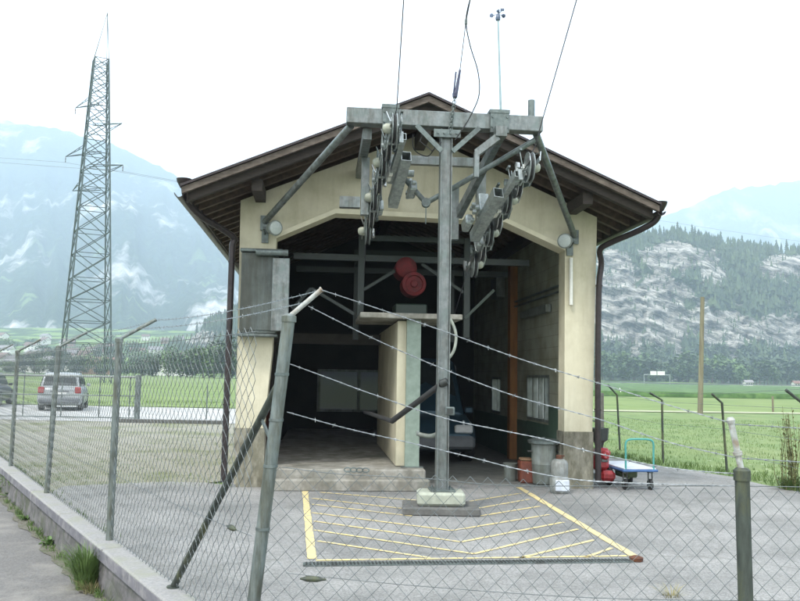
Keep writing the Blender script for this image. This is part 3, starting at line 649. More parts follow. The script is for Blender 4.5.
# ================================================================== MAST + CROSSARM
MU,MV=-2.61,-2.21; mb0=B(MU,MV,0)
mt=thing('station_mast','galvanised steel mast with crossarm standing on a concrete footing in front of the building','mast',mb0)
ft=thing('mast_footing','pale concrete footing block on a dark slab at the base of the mast','footing',mb0)
g=MB(); a=G(405,522);b=G(480,520); g.box(mb0+V((-.01,.02,.055)),.93,.62,.095,bev=.015); g.build('slab',concdark,ft)
g=MB(); g.box(mb0+V((-.01,.0,.19)),.58,.42,.16,bev=.03); g.build('block',concpale,ft)
g=MB(); h=.066
g.box(mb0+V((-h,0,2.53))+V((.0,0,0)),.012,.17,4.5,*BX); g.box(mb0+V((h,0,2.53)),.012,.17,4.5,*BX); g.box(mb0+V((0,-.05,2.53)),.12,.01,4.5,*BX)
g.box(mb0+V((0,.05,2.53)),.12,.01,4.5,*BX)
g.build('mast_column',galv,mt)
g=MB(); g.box(mb0+V((0,0,.285)),.30,.30,.02,*BX); 
for sx in(-1,1):
    for sy in(-1,1): g.lathe(mb0+V((sx*.11,sy*.11,.29)),(0,0,1),[(.014,0),(.014,.03)],6)
g.build('base_plate',galvd,mt)
CZ=4.90
def M(u,v,z): return B(u,v,z)
g=MB(); bbox(g,-3.88,-1.37,MV-.09,MV+.09,CZ-.10,CZ+.10,bev=.008); g.build('crossarm',galv,mt)
g=MB(); rb=-1.15
bbox(g,-3.40,-2.05,rb-.05,rb+.05,CZ-.30,CZ-.18); g.build('rear_crossbar',galv,mt)
g=MB(); g.beam(M(-3.0,MV-.1,CZ-.1),M(-2.68,MV-.11,CZ-.42),.03,.06); g.beam(M(-2.2,MV-.1,CZ-.1),M(-2.54,MV-.11,CZ-.42),.03,.06)
g.box(M(MU,MV-.11,CZ-.19),.34,.02,.10,*BX); 
for k in(-.12,-.04,.04,.12): g.lathe(M(MU+k,MV-.12,CZ-.19),-BV,[(.014,0),(.014,.02)],6)
g.build('gusset',galvd,mt)
# struts to the facade
for s,(p0,p1) in ((-1,((350,124),(265,222))),(1,((537,132),(574,236)))):
    fu,fz=BF(p1[0],p1[1],-.02); g=MB(); a=M(-3.82 if s<0 else -1.42,MV+.05,CZ-.10); b=B(fu,-.04,fz)
    g.tube([a,b],.048,12); st=g.build('strut',galv,mt,smooth=True)
    g=MB(); g.box(b+V((0,0,-.02)),.13,.035,.22,*BX); g.build('end_plate',galvd,st)
# longitudinal beams carrying the batteries
g=MB()
bbox(g,-3.66,-3.55,MV+.1,-.0,CZ-.25,CZ-.11)
g.build('carrier_beam',galv,mt)
g=MB(); bbox(g,-3.63,-3.52,-1.25,-1.13,3.85,CZ-.251); g.build('hanger',galv,mt)
g=MB(); g.hollow(B(-3.92,-1.19,4.02),B(-3.64,-1.19,4.02),.12,.15,.008); g.build('stub_box',galv,mt)
g=MB()
bbox(g,-2.02,-1.88,MV-.28,MV+.12,CZ-.24,CZ-.112); g.build('carrier_beam',galv,mt)
g=MB(); g.hollow(M(-1.98,MV-.22,CZ-.24),M(-2.24,MV-.15,CZ-.44),.075,.09,.008); g.beam(M(-2.24,MV-.15,CZ-.42),M(-2.245,MV-.15,CZ-.75),.075,.06); g.build('sloping_bracket',galv,mt)
g=MB(); bbox(g,-1.96,-1.83,-.95,-.82,3.55,CZ-.2); g.build('hanger',galv,mt)
g=MB(); bbox(g,-2.35,-2.22,-.95,-.85,3.6,4.35); g.build('hanger',galv,mt)
g=MB(); g.beam(M(-1.90,MV+.1,CZ-.15),M(-2.22,-.9,CZ-.95),.09,.11); g.build('sloping_beam',galv,mt)
for u_,w_ in((-1.94,.24),(-3.33,.20)):
    g=MB(); g.box(M(u_,MV,CZ+.125),w_+.02,.26,.045,*BX); g.box(M(u_,MV-.108,CZ-.02),w_,.03,.26,*BX)
    for kx in(-.4,.4):
        for kz in(-.08,.05): g.lathe(M(u_+kx*w_,MV-.12,CZ+kz),-BV,[(.013,0),(.013,.02)],6)
    g.build('saddle_plate',galvd,mt)
# V brace
g=MB(); q0=M(-2.83,MV+.10,4.02)
Vp=D(426,203,10.6); g.tube([D(535,140,10.35),D(455,187,10.5),Vp],.035,10); g.tube([D(404,178,10.7),Vp],.035,10); g.lathe(Vp,(0,-1,0),[(.06,-.05),(.06,.05)],12); g.tube([Vp,Vp-V((0,0,.28))],.008,6)
g.build('v_brace',galvd,mt,smooth=True)
g=MB(); g.tube([M(-2.9,MV-.06,CZ-.15),M(-2.95,MV-.08,CZ-.3),M(-2.8,MV-.1,CZ-.42),M(-2.68,MV-.1,CZ-.3)],.008,6)
g.tube(smoothp([M(-3.0,MV+.3,CZ-.1),M(-2.98,MV+.3,CZ-.3),M(-2.8,MV+.3,CZ-.38),M(-2.7,MV+.2,CZ-.25)]),.007,6); g.build('loose_cable',rubber,mt)
g=MB(); g.tube([M(-1.5,MV,CZ+.11),M(-1.5,MV,CZ+.33)],.045,10); g.build('stub_post',galvd,mt,smooth=True)
cl=thing('mast_camera_box','small grey clamp box on the mast below mid height','box',D(449,410,10.0))
g=MB(); g.box(D(450,411,10.05),.11,.09,.10,bev=.01); g.build('body',galvd,cl); g=MB(); g.box(D(450,411,9.99),.07,.012,.06); g.build('front',blackp,cl)
# sheave batteries
def battery(name,label,u0,u1,P_,side):
    pts=[B(u0+(u1-u0)*t,v,z) for t,v,z in P_]
    o=thing(name,label,'sheave assembly',pts[0],group='sheave batteries under the crossarm')
    path=smoothp(pts,12); L=[0]
    for a,b in zip(path,path[1:]): L.append(L[-1]+(b-a).length)
    def at(s):
        for i in range(len(L)-1):
            if s<=L[i+1]: return path[i].lerp(path[i+1],(s-L[i])/(L[i+1]-L[i])),(path[i+1]-path[i]).normalized()
        return path[-1],(path[-1]-path[-2]).normalized()
    R=.18; n=int(L[-1]/.325); st=L[-1]/n
    ax=BU
    cs=[]
    for i in range(n):
        q,t=at(st*(i+.5)); nrm=t.cross(ax).normalized()
        if nrm.z>0: nrm=-nrm
        c=q+nrm*(R-.02); cs.append((c,t,nrm))
        g=MB(); g.lathe(c,ax,[(.05,-.045),(.09,-.02),(.15,-.02),(R+.012,-.032),(R+.012,-.024),(R-.022,-.012),(R-.022,.012),(R+.012,.024),(R+.012,.032),(.15,.02),(.09,.02),(.05,.045)],24)
        sh=g.build('sheave',polish if i%2 else galvb,o,smooth=True)
        g=MB(); g.lathe(c,ax,[(R-.018,-.0115),(R-.004,-.006),(R-.004,.006),(R-.018,.0115)],24); g.build('rubber_liner',rubber,sh,smooth=True)
        if i%2==0:
            g=MB(); g.lathe(c,ax*side,[(.06,.04),(.065,.06),(.062,.10),(.045,.13),(.02,.14)],16); g.build('hub_cap',whitecap,sh,smooth=True)
        else:
            g=MB(); g.lathe(c,ax*side,[(.03,.04),(.03,.09)],8); g.build('axle_end',galvb,sh)
    # rocker plates joining pairs, four-sheave rockers, main box beam on the inner side
    inn=-side
    for i in range(0,n-1,2):
        a,b=cs[i][0],cs[i+1][0]; t=(b-a).normalized(); nm=(cs[i][2]+cs[i+1][2]).normalized()
        g=MB()
        for k in(-.055,.055):
            mid=(a+b)/2+nm*.06
            g.prism([a-t*.05+nm*.04+ax*k,a-t*.05-nm*.03+ax*k,mid-nm*.09+ax*k,b+t*.05-nm*.03+ax*k,b+t*.05+nm*.04+ax*k,mid+nm*.10+ax*k],ax*.010)
        g.lathe((a+b)/2+nm*.08,ax,[(.028,-.08),(.028,.08)],10)
        rk=g.build('rocker',galvb,o)
        g=MB(); mid=(a+b)/2+nm*.08; c2=mid+ax*inn*.10
        g.box(c2,.06,.10,.10,ax,t,nm,bev=.01); g.box(c2-t*.12+nm*.0,.05,.03,.16,ax,t,nm); g.tube([c2+t*.1,c2+t*.1-nm*.22],.010,6); g.build('pivot_block',whitep if i%4 else galvb,rk)
    for i in range(0,n-3,4):
        a=(cs[i][0]+cs[i+1][0])/2; b=(cs[i+2][0]+cs[i+3][0])/2; nm=(cs[i+1][2]+cs[i+2][2]).normalized()
        g=MB(); off=ax*inn*.13+nm*.07; t=(b-a).normalized(); g.hollow(a+off-t*.12,b+off+t*.10,.07,.10,.007,up=-nm); g.build('rocker_beam',galvb,o)
    a=(cs[1][0]+cs[2][0])/2; b=(cs[-3][0]+cs[-2][0])/2; nm=(cs[2][2]+cs[-3][2]).normalized(); t=(b-a).normalized()
    g=MB(); off=ax*inn*.235+nm*.12; g.hollow(a+off-t*.12,b+off-t*.22,.13,.15,.010,up=-nm); 
    g.build('main_beam',galvb,o)
    mid=(a+b)/2+off
    g=MB(); g.box(mid-nm*.2-t*.15+ax*inn*.02,.14,.16,.30,ax,t,nm,bev=.015); g.lathe(mid-nm*.15-t*.15,ax,[(.045,-.16),(.045,.2)],12); g.box(mid+ax*inn*.2,.10,.22,.16,ax,t,nm,bev=.02)
    for k in range(5):
        q=mid+ax*inn*.18+t*(random.uniform(-.25,.2))+nm*random.uniform(-.15,.1); g.box(q,.05,.06,.05,ax,t,nm,bev=.008)
    g.build('pivot_bracket',galvb,o)
    for i in range(n):
        c,t,nm=cs[i]; g=MB()
        for k in(-.062,.062): g.box(c+ax*k-nm*.02,.008,.34,.07,ax,t,nm,bev=.003)
        g.box(c+ax*inn*.09+t*.12-nm*.10,.05,.06,.09,ax,t,nm,bev=.008); g.lathe(c+ax*inn*.10+t*.12,nm*-1,[(.022,0),(.022,.10),(.012,.16)],10); g.tube([c+ax*side*.07-t*.15,c+ax*side*.11-t*.12-nm*.16,c+ax*side*.05+t*.1-nm*.22],.007,5)
        g.build('side_plate',galvd if i%3 else polish,o)
    # wire loops and switch rods beside the sheaves
    for i in range(n-1):
        g=MB()
        c,t,nm=cs[i]; q=c+ax*side*.075-nm*.2
        g.tube([q,q+nm*.12+t*.08,q+nm*.3+t*.05,q+nm*.36+t*.2],.008,5)
        g.tube([c+ax*inn*.08+nm*.05,c+ax*inn*.10-nm*.24],.009,5); g.box(c+ax*inn*.10-nm*.25,.03,.08,.03,ax,t,nm); g.tube([q,c+ax*side*.075+nm*.02,c+ax*inn*.08+nm*.05],.009,5)
        g.build('rope_catcher',galvb if i%2 else galvd,o)
    return path
Pl=[(0,-2.72,4.86),(.3,-2.0,4.60),(.6,-1.2,4.20),(.85,-.45,3.76)]
Pr=[(0,-2.55,4.50),(.3,-1.9,4.22),(.6,-1.1,3.80),(.85,-.35,3.34)]
pl=battery('sheave_battery','left-hand line of rope sheaves curving down from the crossarm into the opening',-3.29,-3.55,Pl,-1)
pr=battery('sheave_battery','right-hand line of rope sheaves hanging lower, curving down into the opening',-1.55,-2.02,Pr,1)
# ropes
def rope(path,px,label):
    a=path[0]; e=D(px,-5,8.0); d=(e-a)
    far=a+d*4.6; g=MB(); pts=[far,e,a+V((0,0,.0))]+path[1:]+[path[-1]+V((-.15,3.0,-1.0)),]
    g.tube(pts,.0065,6); tag(g.build('haul_rope',ropem,smooth=True),label,'rope')
rope(pl,404,'dark steel rope running over the left sheaves and up past the roof')
rope(pr,578,'dark steel rope running over the right sheaves and slanting up to the right')
# chain with insulator, loop cable
ch=thing('hanging_chain','chain with a dark clamp hanging from a thin line above the mast head','chain',D(449,135,10.1))
g=MB(); a=D(450,132,10.1); b=D(455,96,10.1); n=14
for i in range(n):
    c=a.lerp(b,(i+.5)/n); w=V((.02,0,0)) if i%2 else V((0,.02,0)); t=(b-a).normalized()
    g.tube([c+t*.028*math.cos(x)+w*math.sin(x) for x in [2*math.pi*k/10 for k in range(11)]],.0055,5,cap=False)
g.build('chain_links',galvd,ch)
g=MB(); g.tube([b,D(457,88,10.1),D(460,70,10.1)],.03,8,taper=.014); g.tube([D(453.5,95,10.1),D(456,72,10.1)],.012,6); g.lathe(b,(0,0,1),[(.03,-.02),(.035,.03)],8); g.build('clamp',mat('blue_black',(.04,.045,.09),scale=9,rough=.5),ch,smooth=True)
g=MB(); g.tube([D(460,70,10.1),D(466,22,9.6),D(471,-4,9.2),D(520,-300,6.5)],.006,5); g.build('line',ropem,ch)
lc=thing('signal_cable','thin dark cable looping down from above to the mast head','cable',D(460,130,10.1))
g=MB(); g.tube(smoothp([D(471,-4,9.2),D(466,20,9.5),D(470,45,9.8),D(478,72,10),D(479,95,10.05),D(471,115,10.1),D(462,130,10.1),D(455,140,10.1)]),.007,6); g.build('cable',rubber,lc,smooth=True)
g=MB(); g.lathe(D(466,22,9.5),(0,0,1),[(.018,-.03),(.018,.03)],8); g.build('clip',galvd,lc)
# anemometer pole
an=thing('wind_gauge_pole','tall thin pole carrying a small cup anemometer, rising from the crossarm','anemometer',D(501,116,10.25))
a=D(501,117,10.25); b=D(498,18,10.25)
g=MB(); g.tube([a,b],.016,8,taper=.011); g.build('pole',mat('pale_steel',(.30,.40,.42),(.22,.3,.33),scale=9,rough=.5),an)
g=MB(); g.lathe(b,(0,0,1),[(.03,-.03),(.035,0),(.02,.05)],10)
for k in range(3):
    an_=2*math.pi*k/3+.5; e=b+V((math.cos(an_)*.09,math.sin(an_)*.09,.05)); g.tube([b+V((0,0,.05)),e],.005,5); g.lathe(e,V((-math.sin(an_),math.cos(an_),0)),[(.008,-.03),(.024,-.01),(.028,.01)],10)
g.tube([b+V((0,0,.04)),b+V((.05,0,.10))],.006,5); g.box(b+V((.055,0,.11)),.05,.02,.03); g.build('cup_head',mat('gauge_blue',(.10,.14,.22),scale=9,rough=.5),an)
# ================================================================== PROPS BY THE RIGHT COLUMN
q=G(549,489); q=V((q.x-.02,q.y+.35,.03))
bn=thing('waste_barrel','grey barrel with a wide dark rimmed lid beside the right column','barrel',q)
g=MB(); g.lathe(q,(0,0,1),[(.15,0),(.17,.02),(.185,.3),(.19,.31),(.185,.32),(.195,.6),(.20,.62)],24); g.build('drum',greyp,bn,smooth=True)
g=MB(); g.lathe(q+V((0,0,.62)),(0,0,1),[(.24,0),(.25,.01),(.25,.05),(.18,.075),(.03,.08)],28); g.lathe(q+V((0,0,.69)),(0,0,1),[(.03,0),(.03,.03)],10); g.build('lid',galvd,bn,smooth=True)
for s_ in(-1,1):
    g=MB(); hp=[bn.location+V((s_*.19,-.06,.5)),bn.location+V((s_*.25,-.05,.5)),bn.location+V((s_*.25,.05,.5)),bn.location+V((s_*.19,.06,.5))]; g.tube(hp,.012,6); g.build('handle',blackp,bn)
q=G(560,494); q=V((q.x,q.y+.05,.01))
gb=thing('gas_bottle','short grey gas bottle with rounded collar in front of the barrel','gas bottle',q)
g=MB(); g.lathe(q,(0,0,1),[(.12,0),(.135,.02),(.14,.05),(.14,.2),(.12,.225),(.12,.25),(.125,.27),(.125,.42),(.11,.46),(.07,.485),(.02,.49)],24); g.build('cylinder',bottle,gb,smooth=True)
g=MB(); g.lathe(q+V((0,0,.49)),(0,0,1),[(.05,0),(.05,.05),(.02,.055)],10); g.box(q+V((.04,0,.53)),.07,.02,.02); g.build('valve',rust,gb)
g=MB(); g.box(q+V((.02,-.13,.12)),.20,.03,.16,bev=.01); g.build('label_sheet',mat('label_paper',(.55,.60,.66),scale=9,rough=.6),gb)
q=G(530,489); q=V((q.x+.02,q.y+.55,.03))
ob=thing('orange_crate','small orange-red crate tucked left of the barrel','crate',q)
g=MB(); g.box(q+V((0,0,.17)),.22,.30,.34,bev=.02); g.build('crate_body',orange,ob); g=MB(); g.box(q+V((0,0,.36)),.20,.27,.04,bev=.02); g.build('crate_lid',mat('crate_lid_brown',(.22,.13,.07),scale=8),ob)
q2=q+V((-.22,.15,0)); g=MB(); g.lathe(q2,(0,0,1),[(.09,0),(.10,.02),(.11,.26),(.12,.28)],16); tag(g.build('small_bucket',greyp,smooth=True),'small grey bucket just left of the orange crate','bucket')
# red machine with black hopper
q=G(602,488); q=V((q.x,q.y+.15,0))
rm=thing('red_snow_machine','red walk-behind machine with black hopper parked behind the right downpipe','machine',q)
g=MB(); g.box(q+V((-.0,.1,.38)),.26,.42,.24,bev=.05); g.box(q+V((.03,.0,.53)),.24,.28,.14,bev=.05); g.lathe(q+V((.06,-.14,.50)),(.2,-1,0),[(.07,-.02),(.075,.0),(.05,.03)],14); g.box(q+V((.10,-.05,.18)),.24,.22,.16,bev=.05); g.build('engine_cover',redp,rm)
g=MB(); g.lathe(q+V((.0,.02,.60)),(0,0,1),[(.06,0),(.08,.08),(.14,.12),(.155,.30),(.165,.30),(.15,.29)],8); g.build('hopper',blackp,rm)
for sx in(-1,1):
    g=MB(); g.lathe(q+V((sx*.17,.05,.15)),(1,0,0),[(.05,-.04),(.13,-.035),(.15,-.02),(.15,.02),(.13,.035),(.05,.04)],18); wh=g.build('wheel',rubber,rm,smooth=True)
    g=MB(); g.lathe(q+V((sx*.17,.05,.15)),(1,0,0),[(.05,-.05),(.05,.05)],10); g.build('rim',whitep,wh)
g=MB(); g.box(q+V((0,.05,.16)),.28,.08,.08); g.tube(smoothp([q+V((-.12,.2,.35)),q+V((-.14,.5,.65)),q+V((-.14,.75,.95)),q+V((.14,.75,.95)),q+V((.14,.5,.65)),q+V((.12,.2,.35))]),.013,8); g.box(q+V((.05,-.12,.42)),.10,.03,.06,bev=.01); g.build('handle_frame',galvd,rm)
# flat trolley
t0=G(622,489); t0.z=0; t1=G(652,488); t1.z=0
q=V((3.60,13.0,0))
TX=V((.13,-.99,0)).normalized(); TY=V((-TX.y,TX.x,0))
tl=thing('flat_trolley','low four-wheeled hand trolley with white top, blue rim and teal push handle','trolley',q)
def T(x,y,z): return q+TX*x+TY*y+V((0,0,z))
g=MB(); g.box(T(-.08,0,.30),1.16,.56,.035,TX,TY,V((0,0,1)),bev=.01); g.build('deck',bluec,tl)
g=MB(); g.box(T(-.08,0,.327),1.10,.51,.018,TX,TY,V((0,0,1)),bev=.004); g.build('deck_top',mat('deck_white',(.55,.58,.62),(.42,.45,.5),scale=7,rough=.6),tl)
g=MB(); hp=[T(.46,-.22,.28),T(.46,-.22,.55),T(.46,-.22,.70),T(.46,-.17,.76),T(.46,0,.77),T(.46,.17,.76),T(.46,.22,.70),T(.46,.22,.55),T(.46,.22,.28)]
g.tube(smoothp(hp,4),.015,10); g.build('push_handle',teal,tl,smooth=True)
for sx in(-1,1):
    for sy in(-1,1):
        c=T(sx*.38,sy*.20,.085); g=MB(); g.lathe(c,TY,[(.03,-.022),(.075,-.022),(.085,-.012),(.085,.012),(.075,.022),(.03,.022)],18); wh=g.build('wheel',rubber,tl,smooth=True)
        g=MB(); 
        for k in(-1,1): g.box(c+TY*k*.03+V((0,0,.08)),.035,.005,.18,TX,TY,V((0,0,1)))
        g.box(c+V((0,0,.18)),.07,.07,.015,TX,TY,V((0,0,1))); g.build('caster_fork',galvd,wh)
g=MB(); g.box(T(-.1,.02,.20),.34,.24,.11,TX,TY,V((0,0,1)),bev=.02); g.tube([T(-.3,-.1,.25),T(.3,-.1,.17)],.015,6); g.build('under_tray',mat('under_tray',(.10,.13,.06),scale=9,rough=.8),tl)
q=G(610,487); g=MB()
for k in range(7):
    a=random.uniform(0,6.28); g.tube([q+V((.0,.0,.012)),q+V((math.cos(a)*.16,math.sin(a)*.13,.015))],.012,4)
# blue van in the right bay
def vehicle(name,label,body_m,loc,rz_,W=1.8,H=1.62,Lg=4.3,group=None,suv=True):
    o=thing(name,label,'car',loc,rz_,group)
    # local coords: +y forward, rear at -L/2
    secs=[] # side profile (y,z) upper outline; belt
    hL=Lg/2; gc=.22
    def loft(mb,sec):
        n=len(sec[0]); o_=len(mb.v)
        for s_ in sec:
            for q_ in s_: mb.v.append(V(q_))
        for i in range(len(sec)-1):
            for k in range(n-1): 
                a=o_+i*n+k; mb.f.append((a,a+1,a+n+1,a+n))
        mb.f.append(tuple(o_+k for k in range(n))[::-1]); mb.f.append(tuple(o_+(len(sec)-1)*n+k for k in range(n)))
    def ring(y,z0,z1,w0,w1,wm,b=.08):  # closed-ish ring from left bottom over to right bottom
        L_=[(-w0,z0),(-wm,z0+.12),(-wm,(z0+z1)/2),(-wm+.02,z1-b),(-w1,z1),(0,z1+.02),(w1,z1),(wm-.02,z1-b),(wm,(z0+z1)/2),(wm,z0+.12),(w0,z0),(-w0,z0)]
        return [(x,y,z) for x,z in L_]
    hw=W/2
    g=MB(); belt=.98 if suv else .9
    loft(g,[ring(-hL,.36,belt-.12,hw-.14,hw-.16,hw-.08),ring(-hL+.10,gc+.04,belt-.02,hw-.1,hw-.1,hw-.01),ring(-hL+.6,gc,belt,hw-.08,hw-.08,hw),ring(0,gc,belt,hw-.08,hw-.08,hw),ring(hL-1.25,gc,belt,hw-.08,hw-.08,hw),ring(hL-.35,gc,belt-.14,hw-.1,hw-.12,hw-.02),ring(hL,.34,belt-.34,hw-.16,hw-.2,hw-.12)])
    g.build('body',body_m,o,smooth=True,local=True)
    # greenhouse
    def gr(y,w0,w1,z1): return [(-w0,y,belt-.02),(-w1,y,z1-.06),(-w1+.10,y,z1),(0,y,z1+.02),(w1-.10,y,z1),(w1,y,z1-.06),(w0,y,belt-.02),(-w0,y,belt-.02)]
    g=MB(); loft(g,[gr(-hL+.08,hw-.10,hw-.12,belt+.02),gr(-hL+.32,hw-.08,hw-.2,H-.06),gr(-hL+.7,hw-.08,hw-.18,H),gr(hL-2.1,hw-.08,hw-.18,H),gr(hL-1.15,hw-.1,hw-.12,belt+.03)])
    g.build('cabin',body_m,o,smooth=True,local=True)
    # windows as thin panels on the cabin
    g=MB(); 
    y0,z0,y1,z1=-hL+.085,belt+.05,-hL+.295,H-.11; nrm=V((0,-(z1-z0),(y1-y0))).normalized()*.012
    w0,w1=hw-.20,hw-.28
    g.prism([V((-w0,y0,z0))+nrm,V((w0,y0,z0))+nrm,V((w1,y1,z1))+nrm,V((-w1,y1,z1))+nrm],nrm*-1.5); g.build('rear_window',glassd,o,local=True)
    g=MB(); y0,z0,y1,z1=hL-1.22,belt+.06,hL-2.02,H-.07; nrm=V((0,(z1-z0),-(y1-y0))).normalized()*.02
    g.prism([V((-w0,y0,z0))+nrm,V((w0,y0,z0))+nrm,V((w1,y1,z1))+nrm,V((-w1,y1,z1))+nrm],nrm*-1.5); g.build('windscreen',glassd,o,local=True)
    for s_ in(-1,1):
        g=MB(); xb,xt=s_*(hw-.07),s_*(hw-.165)
        for ya,yb,ta,tb in((-hL+.38,-.75,-hL+.5,-.75),(-.68,.15,-.68,.1),(.22,hL-1.4,.17,hL-2.0)):
            g.prism([V((xb,ya,belt+.04)),V((xb,yb,belt+.04)),V((xt,tb,H-.13)),V((xt,ta,H-.13))],V((s_*.012,0,0)))
        g.build('side_window',glassd,o,local=True)
        g=MB(); g.box(V((s_*(hw+.06),hL-1.55,belt+.06)),.16,.10,.12,bev=.02); g.build('wing_mirror',body_m,o,local=True)
        g=MB(); g.box(V((s_*(hw-.15),-hL+.02,belt-.13)),.24,.12,.26,bev=.03); g.build('tail_lamp',redlamp,o,local=True)
        g=MB(); g.box(V((s_*(hw-.30),hL-.09,.66)),.34,.14,.16,bev=.03); g.build('headlight',mat('lamp_clear',(.6,.62,.62),rough=.15,scale=5),o,local=True)
        for yy in(-hL+.85,hL-.85):
            g=MB(); g.lathe(V((s_*(hw-.10),yy,.34)),(1,0,0),[(.2,-.11),(.31,-.11),(.34,-.08),(.34,.08),(.31,.11),(.2,.11)],24); wh=g.build('wheel',rubber,o,smooth=True,local=True)
            g=MB(); g.lathe(V((s_*(hw-.10),yy,.34)),(1,0,0),[(.02,-.115),(.2,-.112),(.2,.112),(.02,.115)],16); g.build('rim',galv,wh,local=True)
    g=MB(); g.box(V((0,-hL-.02,.42)),W-.14,.20,.22,bev=.05); g.build('rear_bumper',plast,o,local=True)
    g=MB(); g.box(V((0,hL-.02,.42)),W-.2,.20,.24,bev=.05); g.build('front_bumper',plast,o,local=True)
    g=MB(); g.box(V((0,-hL+.0,.70)),.52,.03,.12); g.build('number_plate',plate,o,local=True)
    g=MB(); g.box(V((0,-hL-.005,.80)),.7,.03,.05); g.build('tailgate_trim',plast,o,local=True)
    if suv:
        for s_ in(-1,1):
            g=MB(); g.tube([V((s_*(hw-.27),-hL+.6,H+.01)),V((s_*(hw-.27),-hL+.75,H+.06)),V((s_*(hw-.27),.2,H+.06)),V((s_*(hw-.27),.35,H+.01))],.018,6); g.build('roof_rail',plast,o,local=True)
    return o
q=G(60,411.5); vehicle('parked_car','silver estate car seen from behind, parked on the lane left of the yard',silver,V((q.x+.3-1.0,q.y+2.1,.012)),math.radians(16.5),W=1.70,H=1.56,Lg=4.1)
q=G(-33,407); vehicle('parked_car','dark car just entering the left edge of the picture on the lane',darkcar,V((q.x-.2,q.y+2.0,.012)),math.radians(15),W=1.72,H=1.5,Lg=4.2,suv=False)
vehicle('parked_car','blue van parked nose-out inside the dark right bay behind the mast',bluev,B(-1.95,5.0,.03),math.pi+PSI,W=1.65,H=2.0,Lg=4.2,suv=False)
# ================================================================== LEFT BAR GATE, POSTS
gy=28.5
def GX(px): return D(px,390,gy).x
gt_=thing('sliding_gate','long low grey tubular gate with three rails across the lane','gate',V((GX(60),gy,0)))
a=V((GX(-60),gy,0)); b=V((GX(136),gy,0))
zt=D(70,376,gy).z
for z in(zt,.82,.07):
    g=MB(); g.tube([a+V((0,0,z)),b+V((0,0,z))],.035 if z==zt else .02,8); g.build('rail',galv if z==zt else galvd,gt_,smooth=True)
for px in(-60,-8,24,62,100,130):
    g=MB(); x=GX(px); g.tube([V((x,gy,.07)),V((x,gy,zt))],.02,6); g.build('upright',galvd,gt_)
x=GX(138); g=MB(); g.box(V((x,gy,.75)),.17,.17,1.6,bev=.02); g.build('gate_post',galvd,gt_)
kb=thing('gate_track','low dark guide rail lying on the gravel right of the gate','rail',V((GX(180),27.2,0)))
g=MB(); g.box(V((GX(185),27.0,.06)),3.6,.12,.12,bev=.01); g.build('rail_body',concdark,kb)
for k,px in enumerate((207,228)):
    x=D(px,400,29.5).x; g=MB(); g.tube([V((x,29.5,0)),V((x,29.5,1.22))],.022,6); tag(g.build('field_post',galvd),('thin grey post at the field edge right of the bar gate','thin grey post at the field edge close to the left downpipe')[k],'post')
# ================================================================== RIGHT: FENCE, POLE, TRACK
mf=thing('meadow_fence','wire fence of thin cranked steel posts between yard and meadow','fence',V((5.3,16,0)))
rp_=[((620,450),(617,395),(608,385)),((663,463),(662,400),(650,393)),((727,472),(722,403),(712,394)),((815,500),(806,406),(786,390))]
tops=[]
for b_,t_,e_ in rp_:
    q=G(*b_); top=D(t_[0],t_[1],q.y); e_=D(e_[0],e_[1],q.y-.1); g=MB(); g.tube([q,top,e_],.024,8); g.build('post',postdark,mf,smooth=True); tops.append((q,top,e_))
g=MB()
for fr in(.3,.62,.97):
    pts=[q.lerp(t,fr) for q,t,e_ in tops]; pts=[pts[0]+(pts[0]-pts[1])*2]+pts+[pts[-1]+(pts[-1]-pts[-2])*.8]
    g.tube(pts,.003,4,cap=False)
pts=[e_ for q,t,e_ in tops]; g.tube([pts[0]+(pts[0]-pts[1])]+pts+[pts[-1]+(pts[-1]-pts[-2])],.003,4,cap=False)
g.build('wire_strands',wired,mf)
q=G(601,440); g=MB(); g.box(q+V((0,0,.62)),.14,.14,1.35,bev=.01); tag(g.build('stub_post',mat('dark_stub',(.12,.11,.10),scale=6)),'short thick dark post standing just right of the downpipe','post')
q=G(773,412); g=MB(); g.tube([q,q+V((0,0,.9))],.06,8); tag(g.build('field_post',polewood,smooth=True),'short wooden post out in the right meadow','post')
q=G(700,414); tp=D(702.5,297,q.y)
g=MB(); g.tube([q-V((0,0,.2)),tp],.14,12,taper=.10); tag(g.build('wooden_pole',polewood,smooth=True),'tall bare wooden pole standing in the right meadow','pole')
# ================================================================== PYLON AND POWER LINES
PB=D(84,383,115); PB.z=0; PR=math.radians(28)
px_=V((math.cos(PR),math.sin(PR),0)); py_=V((-math.sin(PR),math.cos(PR),0))
py=thing('power_pylon','tall green-grey steel lattice pylon standing in the field left of the building','pylon',PB)
def hw(z):
    K_=[(0,3.15),(30,1.75),(46.5,.95)]
    for (a,b),(c,d) in zip(K_,K_[1:]):
        if z<=c: return b+(d-b)*(z-a)/(c-a)
    return .95
def PP(i,z):
    h=hw(z); s=[(-1,-1),(1,-1),(1,1),(-1,1)][i%4]; return PB+px_*h*s[0]+py_*h*s[1]+V((0,0,z))
zl=[0,5.5,8.5,11.5,14.5,18,21.3,24.6,27.4,30,32.5,35,37.2,39.4,41.4,43.2,45,46.5]
for i in range(4):
    g=MB(); g.tube([PP(i,0),PP(i,30),PP(i,46.5)],.14,4); g.build('leg',pylonm,py)
g=MB()
for k,(a,b) in enumerate(zip(zl,zl[1:])):
    for i in range(4):
        if k==0:
            mid=(PP(i,b)+PP(i+1,b))/2; g.tube([PP(i,a),mid],.06,3,cap=False); g.tube([PP(i+1,a),mid],.06,3,cap=False)
        else:
            g.tube([PP(i,a),PP(i+1,b)],.07,3,cap=False); g.tube([PP(i+1,a),PP(i,b)],.07,3,cap=False)
        g.tube([PP(i,b),PP(i+1,b)],.06,3,cap=False)
g.build('lattice',pylonm,py)
g=MB(); tp=PB+V((.6,0,53.6)); 
for i in range(4): g.tube([PP(i,46.5),tp],.05,3)
